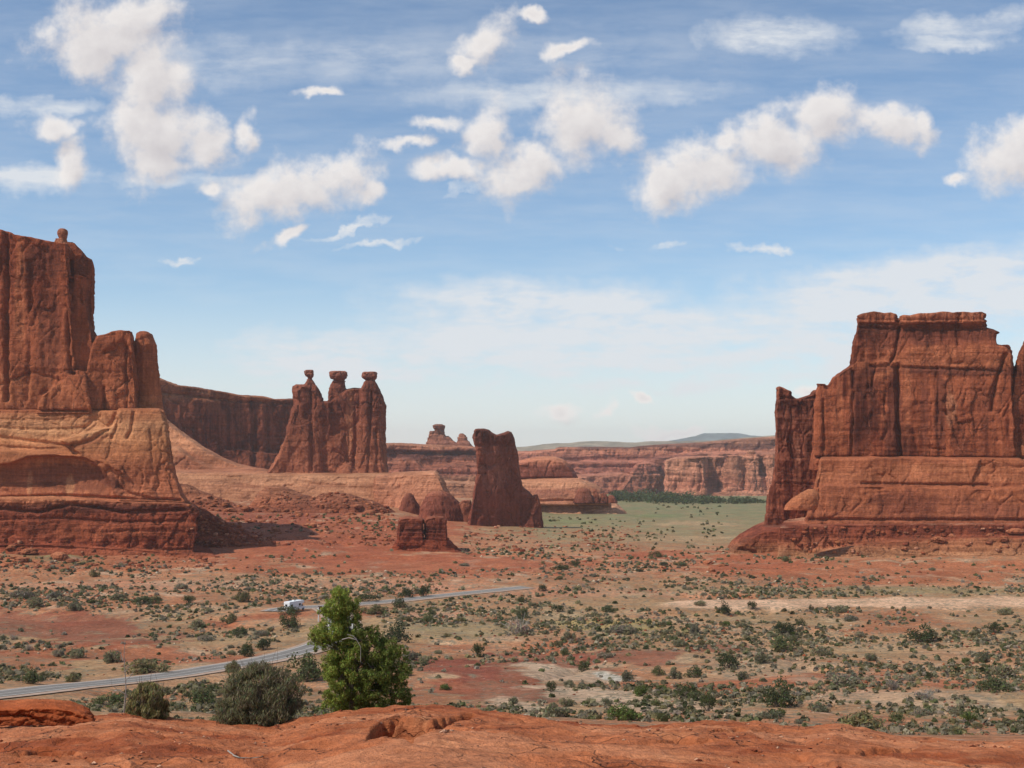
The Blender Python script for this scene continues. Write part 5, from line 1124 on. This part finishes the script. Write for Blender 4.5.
# --- dark grove along the wash at the far end of the valley
def grove():
    n = 520
    px = rng.uniform(612, 780, n); lo = np.interp(px, [612, 640, 700, 740, 780], [500, 502, 503.5, 503, 502]); hi = np.interp(px, [612, 622, 650, 690, 720, 780], [498, 491, 491, 495, 498, 499])
    py = lo + (hi - lo) * rng.uniform(0, 1, n) * .55
    Yv = 1420 + (503 - py) * 42; X = wx(px, Yv); Zb = ground_z(X, Yv, False)
    sz = rng.uniform(2.2, 7.8, n) * np.interp(px, [612, 640, 690, 720, 780], [1, 1.1, .9, .6, .5]) * (.55 + .6 * (n3(px / 9, 0, 0, 77) > -.15))
    C = np.stack([X, Yv, Zb + sz * .7], 1)
    V, Fc, cl = leaves(C, sz, 15000, 1.0, (.095, .115, .055), .3, 1.0, .4, (1, 1, .8))
    tag(link('far_woods', mesh_np('far_woods', V, Fc, cl, [LEAF], smooth=False)), kind='stuff')
grove()

# --- loose stones past counting
def stones(name, n, y0, y1, smin, smax, cols):
    px, py, P_ = scatter(n, y0, y1); n = len(px)
    ico = np.array([(0, 0, 1), (.9, 0, .2), (.28, .85, .15), (-.73, .53, .2), (-.73, -.53, .15), (.28, -.85, .2), (0, 0, -.5)], float)
    tri = np.array([(0, i, i % 5 + 1) for i in range(1, 6)] + [(6, i % 5 + 1, i) for i in range(1, 6)])
    s_ = rng.uniform(smin, smax, n) ** 1.5 * np.maximum(P_[:, 1] / 300, .4)
    th = rng.uniform(0, 6.28, n); c, s0 = np.cos(th), np.sin(th)
    J = ico[None] * rng.uniform(.65, 1.3, (n, 7, 3)) * np.array((1, .8, .6))
    V = np.stack([J[..., 0] * c[:, None] - J[..., 1] * s0[:, None], J[..., 0] * s0[:, None] + J[..., 1] * c[:, None], J[..., 2]], -1) * s_[:, None, None] + P_[:, None]
    K = np.array(cols)[rng.choice(len(cols), n)] * rng.uniform(.8, 1.15, (n, 1))
    me = mesh_np(name, V.reshape(-1, 3), (tri[None] + np.arange(n)[:, None, None] * 7).reshape(-1, 3), np.repeat(np.clip(K, 0, .9), 7, 0), [BOULDER_M], smooth=False)
    tag(link(name, me), kind='stuff')
stones('loose_gravel', 12000, 545, 735, .25, .8, [PALESOIL, PINK, RED, lin(222, 190, 160, ALB), DRED])

def pebbles():
    n = 9000; Yv = 17 + 17 * rng.uniform(0, 1, n) ** .7; X = rng.uniform(-.44, .44, n) * Yv; Z = ledge_z(X, Yv)
    keep = n3(X / 3, Yv / 2, 0, 501) + .5 * n3(X, Yv, 0, 502) > .05; X, Yv, Z = X[keep], Yv[keep], Z[keep]; n = len(X)
    ico = np.array([(0, 0, 1), (.9, 0, .2), (.28, .85, .15), (-.73, .53, .2), (-.73, -.53, .15), (.28, -.85, .2), (0, 0, -.5)], float)
    tri = np.array([(0, i, i % 5 + 1) for i in range(1, 6)] + [(6, i % 5 + 1, i) for i in range(1, 6)])
    s_ = .010 + .06 * rng.uniform(0, 1, n) ** 6
    V = ico[None] * rng.uniform(.6, 1.3, (n, 7, 3)) * s_[:, None, None] * np.array((1.2, 1, .6)) + np.stack([X, Yv, Z], 1)[:, None]
    K = np.array([lin(170, 90, 60), lin(200, 130, 96), lin(150, 76, 52), lin(214, 160, 130)])[rng.choice(4, n)]
    tag(link('loose_gravel', mesh_np('loose_gravel', V.reshape(-1, 3), (tri[None] + np.arange(n)[:, None, None] * 7).reshape(-1, 3), np.repeat(K, 7, 0), [BOULDER_M], smooth=False)), kind='stuff')
pebbles()

# --- the boulders of the slopes
BLAB = []
bp = []
for m_ in range(4):
    rr = m_ + 300
    q = rock('boulder', 400., lambda bm: solid_loft(bm, [(440, 508, 515), (442, 505, 518), (446, 503.5, 520.5), (450, 504.5, 520)], 400., 0, .8, 2.4), BOULDER_M, [(440, lin(190, 116, 82, ALB)), (450, lin(160, 90, 62, ALB))], .7, None, rr, flute=(1.2, 8, 1), cracks=None, bed=(.5, 4), fine=.5, smooth=0, blocks=(3.0, 7, 1))
    bp.append(q)
def put_boulder(i, px, py, w_px, lab, grp):
    src = bp[i % 4]; P0 = at([px], [py])[0]
    loc, ob = ray_at(px, py)
    if loc is not None and ob.name.split('.')[0] in ('ground', 'rubble_slope', 'talus', 'layered_base'): P0 = np.array(loc)
    k = P0[1] / F
    if i < 4: o = src
    else: o = src.copy(); COL.objects.link(o)
    s_ = w_px * k / (17 * 400 / F)
    o.location = (P0[0], P0[1], P0[2] - .1 * w_px * k); o.scale = (s_ * rng.uniform(.9, 1.2), s_ * rng.uniform(.8, 1.1), s_ * rng.uniform(.45, .85)); o.rotation_euler = (0, 0, rng.uniform(0, 6.28))
    tag(o, lab, 'boulder', grp)
BB = []
for k in range(60): BB.append((rng.uniform(205, 398), rng.uniform(496, 540), rng.uniform(4, 9) * rng.uniform(.7, 1.5), 'reddish boulder lying on the rubble slope under the pale bench', 'boulders of the rubble slope'))
for (x, y, w_) in ((12, 548, 12), (30, 552, 16), (60, 559, 20), (22, 562, 15), (70, 562, 12), (8, 566, 14), (48, 566, 10), (90, 566, 9)): BB.append((x, y, w_, 'tan boulder on the green patch below the tall cliff', 'boulders below the tall cliff'))
for (x, y, w_) in ((938, 541, 12), (952, 537, 9), (1015, 532, 16), (1004, 540, 12), (905, 549, 8), (968, 545, 7), (990, 536, 8)): BB.append((x, y, w_, 'reddish boulder on the slope at the foot of the huge butte', 'boulders below the huge butte'))
for k in range(16): BB.append((rng.uniform(465, 640), rng.uniform(532, 560), rng.uniform(3, 7), 'low reddish boulder near the isolated upright slab', 'boulders near the isolated slab'))
for (x, y, w_) in ((708, 564, 14), (712, 571, 10), (722, 566, 9)): BB.append((x, y, w_, 'tan boulder in the brush at the low tip of the butte pedestal', 'boulders at the pedestal tip'))
for i, q in enumerate(BB): put_boulder(i, *q)

# ================================================================== NEAR SHRUBS AND TREE ON THE ROCK RIM
def near_shrub(px, py, wd, hg, kind, nleaf, lsize, label, Y=33.0, name='sagebrush'):
    k = Y / F; X = wx(px, Y); Z = ledge_z(np.array([X]), np.array([Y]))[0]
    zb = HC - (py - HOR) / F * Y
    t_ = thing(name, label, 'shrub', (X, Y, zb))
    W_, H_ = wd * k, hg * k
    C, rad = [], []
    for i in range(190):
        a = rng.uniform(0, 6.28); h = rng.uniform(.03, 1) ** 1.3
        lim = .47 * math.sqrt(max(0.02, 1 - (max(h - .18, 0) / .84) ** 2)) * min(1, .8 + h); r = lim * rng.uniform(.1, 1) ** .4 * rng.uniform(.9, 1.06)
        C.append((r * math.cos(a) * W_, r * math.sin(a) * W_, h * H_ * .9)); rad.append(rng.uniform(.05, .085) * W_)
    col = {'sage': (.245, .215, .112), 'olive': (.29, .25, .105), 'mid': MIDG}[kind]
    V, Fc, cl = leaves(C, rad, nleaf, lsize, col, .25, 2.6, 1.5)
    V[:, 2] = np.maximum(V[:, 2], .02)
    link('foliage', mesh_np('foliage', V, Fc, cl, [LEAF], smooth=False), t_)
    st = []
    for c in C: st.append(tube(bent((rng.uniform(-.1, .1), rng.uniform(-.1, .1), -.1), np.array(c) * 1.12, 6, .2), .018, .004, 4))
    for _ in range(40):
        c = np.array(C[rng.randint(len(C))]); st.append(tube(bent(c, c + rng.normal(scale=.10 * W_, size=3) + (0, 0, .12 * H_), 4, .2), .006, .002, 3))
    sv, sf = join(st); link('stems', mesh_np('stems', sv, sf, None, [STEM]), t_)
near_shrub(260, 722, 92, 60, 'sage', 30000, .020, 'biggest rounded olive-grey sagebrush at the rim of the bare red rock', 32.6)
near_shrub(148, 722, 44, 42, 'olive', 11000, .020, 'yellowish sagebrush on the red rock rim, beneath the bare twig', 32.4)

def dead_sapling():
    Y = 32.9; X = float(wx(124, Y)); zb = HC - (712 - HOR) / F * Y; k = Y / F
    t_ = thing('dead_sapling', 'thin bare pale dead sapling rising beside the yellowish sagebrush', 'dead tree', (X, Y, zb))
    p = lambda x, y, d=0: ((x - 124) * k, d, (712 - y) * k)
    link('trunk', mesh_np('trunk', *tube([p(124, 714), p(125, 700), p(126, 690), p(125, 672), p(124, 655), p(125, 640)], .022, .005, 5), None, [DEADWOOD]), t_)
    for pts in ([(126, 694), (119, 690), (113, 685), (111, 676)], [(125, 672), (129, 667), (135, 664)], [(124, 660), (121, 653), (122, 645)], [(126, 680), (131, 676), (134, 670)], [(118, 690), (114, 691), (112, 695)]):
        link('branch', mesh_np('branch', *tube([p(x, y, rng.uniform(-.1, .1)) for x, y in pts], .012, .003, 4), None, [DEADWOOD]), t_)
dead_sapling()

def juniper():
    Y = 36.5; k = Y / F; X = float(wx(362, Y)); zb = HC - (722 - HOR) / F * Y
    t_ = thing('juniper_tree', 'bright green bushy tree with a rounded top, tallest plant at the rock rim', 'tree', (X, Y, zb))
    p = lambda x, y, d=0.: np.array(((x - 362) * k, d, (722 - y) * k))
    clumps = [(340, 597, 13), (333, 606, 11), (348, 604, 13), (326, 612, 8), (342, 613, 15), (352, 618, 11), (334, 622, 14), (346, 630, 15), (322, 630, 10), (314, 634, 7), (331, 640, 13), (352, 642, 13), (318, 640, 7), (358, 632, 10), (362, 644, 11),
              (368, 632, 7), (376, 640, 9), (374, 628, 5), (340, 655, 16), (330, 662, 10), (356, 660, 17), (372, 655, 15), (386, 650, 12), (395, 655, 11), (402, 650, 7), (332, 676, 13), (345, 674, 17), (364, 676, 17), (382, 670, 17), (396, 672, 12), (405, 672, 6), (404, 664, 7),
              (331, 692, 11), (342, 692, 15), (358, 694, 16), (376, 690, 16), (392, 688, 13), (404, 692, 8), (408, 698, 6), (334, 705, 10), (346, 706, 13), (362, 706, 13), (380, 703, 14), (396, 702, 9), (348, 714, 8), (338, 712, 7), (364, 714, 7), (406, 702, 6), (386, 706, 10)]
    C = []; rad = []; col = []
    for (x, y, r) in clumps:
        for dd in (-.55, 0., .5):
            C.append(p(x + rng.uniform(-2, 2), y + rng.uniform(-2, 2), dd + rng.uniform(-.2, .2))); rad.append(r * k * (.92 if dd == 0 else .8))
    C = np.array(C); rad = np.array(rad)
    # each clump bristles with sprays
    SC, SR = [], []
    for c, r in zip(C, rad):
        for _ in range(9):
            v = rng.normal(size=3); v /= np.linalg.norm(v); SC.append(c + v * r * rng.uniform(.45, 1.0)); SR.append(r * rng.uniform(.22, .42))
    V, Fc, cl = leaves(SC, SR, 70000, .021, (.215, .255, .050), .25, 1.9, .8)
    # shade painted into the leaf colour: darker to the right, away from the sun
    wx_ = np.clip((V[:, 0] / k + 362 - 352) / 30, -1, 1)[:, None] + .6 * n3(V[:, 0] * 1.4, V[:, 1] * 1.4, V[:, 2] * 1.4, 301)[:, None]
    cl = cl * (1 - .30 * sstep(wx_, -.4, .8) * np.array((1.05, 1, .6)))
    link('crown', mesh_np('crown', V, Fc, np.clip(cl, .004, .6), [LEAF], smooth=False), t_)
    tr = [tube(bent(p(356, 726), p(352, 680), 6, .1), .11, .08, 8), tube(bent(p(352, 680), p(343, 606), 8, .12), .08, .02, 6), tube(bent(p(352, 684), p(388, 655), 6, .15), .06, .02, 6), tube(bent(p(352, 690), p(334, 668), 5, .15), .05, .015, 6), tube(bent(p(356, 700), p(396, 690), 6, .15), .05, .015, 6), tube(bent(p(349, 650), p(318, 634), 5, .15), .035, .01, 5)]
    for c in C[::4]: tr.append(tube(bent(p(352, 690 - 60 * rng.uniform(0, 1)), c, 5, .15), .02, .006, 4))
    link('trunk', mesh_np('trunk', *join(tr), None, [STEM]), t_)
    for pts in ([(347, 634), (354, 632), (361, 634), (365, 641), (365, 656)], [(361, 634), (357, 630), (352, 629)]):
        link('dead_branch', mesh_np('dead_branch', *tube([p(x, y, -1.05 + rng.uniform(-.05, .05)) for x, y in pts], .016, .006, 5), None, [DEADWOOD]), t_)
juniper()

# --- lip of rock at the left and fallen twigs
D_ = 30.0
o = rock('rock_slab', D_, lambda bm: (solid_poly(bm, [(-160, 708), (-40, 707), (0, 706.5), (30, 705), (56, 705), (72, 707.5), (84, 711.5), (93, 717), (96, 723), (90, 727), (60, 725), (0, 725), (-160, 728)], D_, 0, .4, 1.0, 0, .15, ins_px=2)), LEDGE_MAT,
         [(698, lin(190, 102, 60, ALB)), (708, lin(178, 88, 48, ALB)), (722, lin(160, 78, 44, ALB))], 1.0, None, 401, flute=(2.0, 30, .5), cracks=(2.5, 20, .3), bed=(1.6, 9), fine=1.2, smooth=1, blocks=(2.5, 14, .4), grooves=[([(-20, 717), (20, 716), (34, 719), (40, 724)], 2, 5), ([(34, 712), (70, 716), (96, 720)], 1.2, 2)])
tag(o, 'overhanging lip of red rock at the frame edge, below the road', 'rock slab')
def twig(px, py, pts, label):
    Y = 23.0
    Xs = [float(wx(x, Y)) for x, _ in pts]
    P_ = []
    for (x, y) in pts:
        yy = np.linspace(17, 33, 400); xx = (x - 512) / F * yy; zz = ledge_z(xx, yy); pr = HOR + (HC - zz) / yy * F; j = int(np.argmin(np.abs(pr - y)))
        P_.append((xx[j], yy[j], zz[j] + .02))
    P_ = np.array(P_); L0 = P_.mean(0)
    v, f = tube(P_ - L0, .014, .006, 5)
    tag(link('fallen_twig', mesh_np('fallen_twig', v, f, None, [DEADWOOD]), None, L0), label, 'twig')
twig(0, 0, [(228, 752), (234, 757), (240, 759), (250, 759), (262, 758), (264, 754)], 'pale curved dead twig lying on the bare red rock')

# ================================================================== CAMPER AND SIGN
def camper():
    P0 = at([294], [612])[0]; X, Y = P0[0], P0[1]; Zg = P0[2] + .2
    t_ = thing('camper_van', 'white camper with dark windows on the road beside the tree', 'camper', (X, Y, Zg)); t_.rotation_euler = (0, 0, R(-30)); 
    def mat(n, c, r=.4):
        m, t, b = new_mat(n); b.inputs['Base Color'].default_value = (*c, 1); b.inputs['Roughness'].default_value = r; b.inputs['Specular IOR Level'].default_value = .4; return m
    WH = mat('camper_white', (.80, .80, .78)); GL = mat('camper_glass', (.02, .022, .025), .12); RB = mat('tyre_rubber', (.03, .03, .03), .9); GY = mat('camper_grey', (.30, .30, .31)); RDL = mat('tail_lamp', (.35, .02, .015), .3)
    def prof(name, pts, x0, x1, m, par=t_, bev=.05):
        bm = bmesh.new(); a = [bm.verts.new((x0, y, z)) for y, z in pts]; c = [bm.verts.new((x1, y, z)) for y, z in pts]; n = len(pts)
        bm.faces.new(a); bm.faces.new(c[::-1])
        for i in range(n): bm.faces.new((a[i], c[i], c[(i + 1) % n], a[(i + 1) % n]))
        bmesh.ops.recalc_face_normals(bm, faces=bm.faces)
        if bev: bmesh.ops.bevel(bm, geom=bm.edges[:], offset=bev, segments=2, affect='EDGES')
        me = bpy.data.meshes.new(name); bm.to_mesh(me); bm.free(); me.materials.append(m); return link(name, me, par)
    # x across (2.3 m), y forward, z up
    prof('body', [(-3.4, .5), (-3.4, 3.0), (-3.3, 3.1), (3.2, 3.1), (3.5, 2.95), (3.5, 2.35), (2.2, 2.05), (2.2, .5)], -1.15, 1.15, WH)
    prof('cab', [(2.21, .45), (2.21, 2.0), (2.5, 2.1), (3.4, 1.35), (4.1, 1.2), (4.2, .45)], -1.0, 1.0, WH, bev=.06)
    prof('windscreen', [(2.6, 2.05), (3.38, 1.40), (3.42, 1.44), (2.66, 2.1)], -.85, .85, GL, bev=0)
    for sx in (-1, 1):
        for (y0, y1, z0, z1) in ((-2.9, -1.9, 1.6, 2.3), (.9, 1.8, 1.6, 2.3)):
            w_ = prof('side_window', [(y0, z0), (y0, z1), (y1, z1), (y1, z0)], sx * 1.13, sx * 1.17, GL, bev=0)
        prof('cab_window', [(2.3, 1.3), (2.3, 1.85), (2.6, 1.9), (3.2, 1.35)], sx * .98, sx * 1.02, GL, bev=0)
        prof('stripe', [(-3.3, 1.25), (-3.3, 1.4), (2.1, 1.4), (2.1, 1.25)], sx * 1.14, sx * 1.165, GY, bev=0)
        prof('tail_light', [(-3.43, .8), (-3.43, 1.15), (-3.38, 1.15), (-3.38, .8)], sx * .8 - .12, sx * .8 + .12, RDL, bev=0)
        for yy in (-1.9, 3.1):
            bm = bmesh.new(); bmesh.ops.create_cone(bm, cap_ends=True, segments=20, radius1=.38, radius2=.38, depth=.26, matrix=Matrix.Translation((sx * 1.0, yy, .38)) @ Matrix.Rotation(R(90), 4, 'Y'))
            me = bpy.data.meshes.new('wheel'); bm.to_mesh(me); bm.free(); me.materials.append(RB); wl = link('wheel', me, t_)
            bm = bmesh.new(); bmesh.ops.create_cone(bm, cap_ends=True, segments=16, radius1=.2, radius2=.17, depth=.05, matrix=Matrix.Translation((sx * 1.14, yy, .38)) @ Matrix.Rotation(R(90 * sx), 4, 'Y'))
            me = bpy.data.meshes.new('rim'); bm.to_mesh(me); bm.free(); me.materials.append(GY); link('rim', me, wl)
    prof('rear_window', [(-3.43, 1.7), (-3.43, 2.35), (-3.37, 2.35), (-3.37, 1.7)], -.55, .25, GL, bev=0)
    prof('door', [(-.3, .6), (-.3, 2.5), (.5, 2.5), (.5, .6)], 1.13, 1.168, WH, bev=0)
    prof('roof_unit', [(-.6, 3.1), (-.5, 3.3), (.4, 3.3), (.5, 3.1)], -.4, .4, WH, bev=.03)
    prof('bumper', [(-3.55, .45), (-3.55, .65), (-3.4, .65), (-3.4, .45)], -1.1, 1.1, GY, bev=.02)
camper()
def signpost():
    P0 = at([318.5], [622])[0]; k = P0[1] / F
    t_ = thing('road_sign', 'white post with a small dark sign beside the road, partly behind the tree', 'sign', tuple(P0))
    h = 14.5 * k
    bm = bmesh.new(); bmesh.ops.create_cone(bm, cap_ends=True, segments=10, radius1=.16, radius2=.13, depth=h, matrix=Matrix.Translation((0, 0, h / 2)))
    me = bpy.data.meshes.new('post'); bm.to_mesh(me); bm.free(); m, t, b = new_mat('white_post'); b.inputs['Base Color'].default_value = (.7, .68, .64, 1); me.materials.append(m); link('post', me, t_)
    bm = bmesh.new(); bmesh.ops.create_cube(bm, size=1, matrix=Matrix.Translation((.45, 0, h * .95)) @ Matrix.Diagonal((1.1, .05, .9, 1))); bmesh.ops.bevel(bm, geom=bm.edges[:], offset=.015, segments=1, affect='EDGES')
    me = bpy.data.meshes.new('sign_panel'); bm.to_mesh(me); bm.free(); m, t, b = new_mat('brown_sign'); b.inputs['Base Color'].default_value = (.07, .025, .018, 1); me.materials.append(m); link('sign_panel', me, t_)
signpost()
# ------------------------------------------------------------------ air
def haze():
    bm = bmesh.new(); x0, x1, y0, y1, z0, z1 = -8000, 8000, -60, 13400, -40, 240
    vs = [bm.verts.new((x, y, z)) for x in (x0, x1) for y in (y0, y1) for z in (z0, z1)]
    for f in ((0, 1, 3, 2), (4, 6, 7, 5), (0, 4, 5, 1), (2, 3, 7, 6), (0, 2, 6, 4), (1, 5, 7, 3)): bm.faces.new([vs[i] for i in f])
    bmesh.ops.recalc_face_normals(bm, faces=bm.faces)
    me = bpy.data.meshes.new('haze'); bm.to_mesh(me); bm.free()
    m = bpy.data.materials.new('thin_air'); m.use_nodes = True; t = NT(m.node_tree); t.n.clear()
    v = t.n.new('ShaderNodeVolumePrincipled'); v.inputs['Color'].default_value = (.95, .94, .95, 1); v.inputs['Density'].default_value = HAZE; v.inputs['Anisotropy'].default_value = .1
    o_ = t.n.new('ShaderNodeOutputMaterial'); t.l.new(v.outputs[0], o_.inputs['Volume'])
    me.materials.append(m); tag(link('haze', me), kind='stuff')
haze()
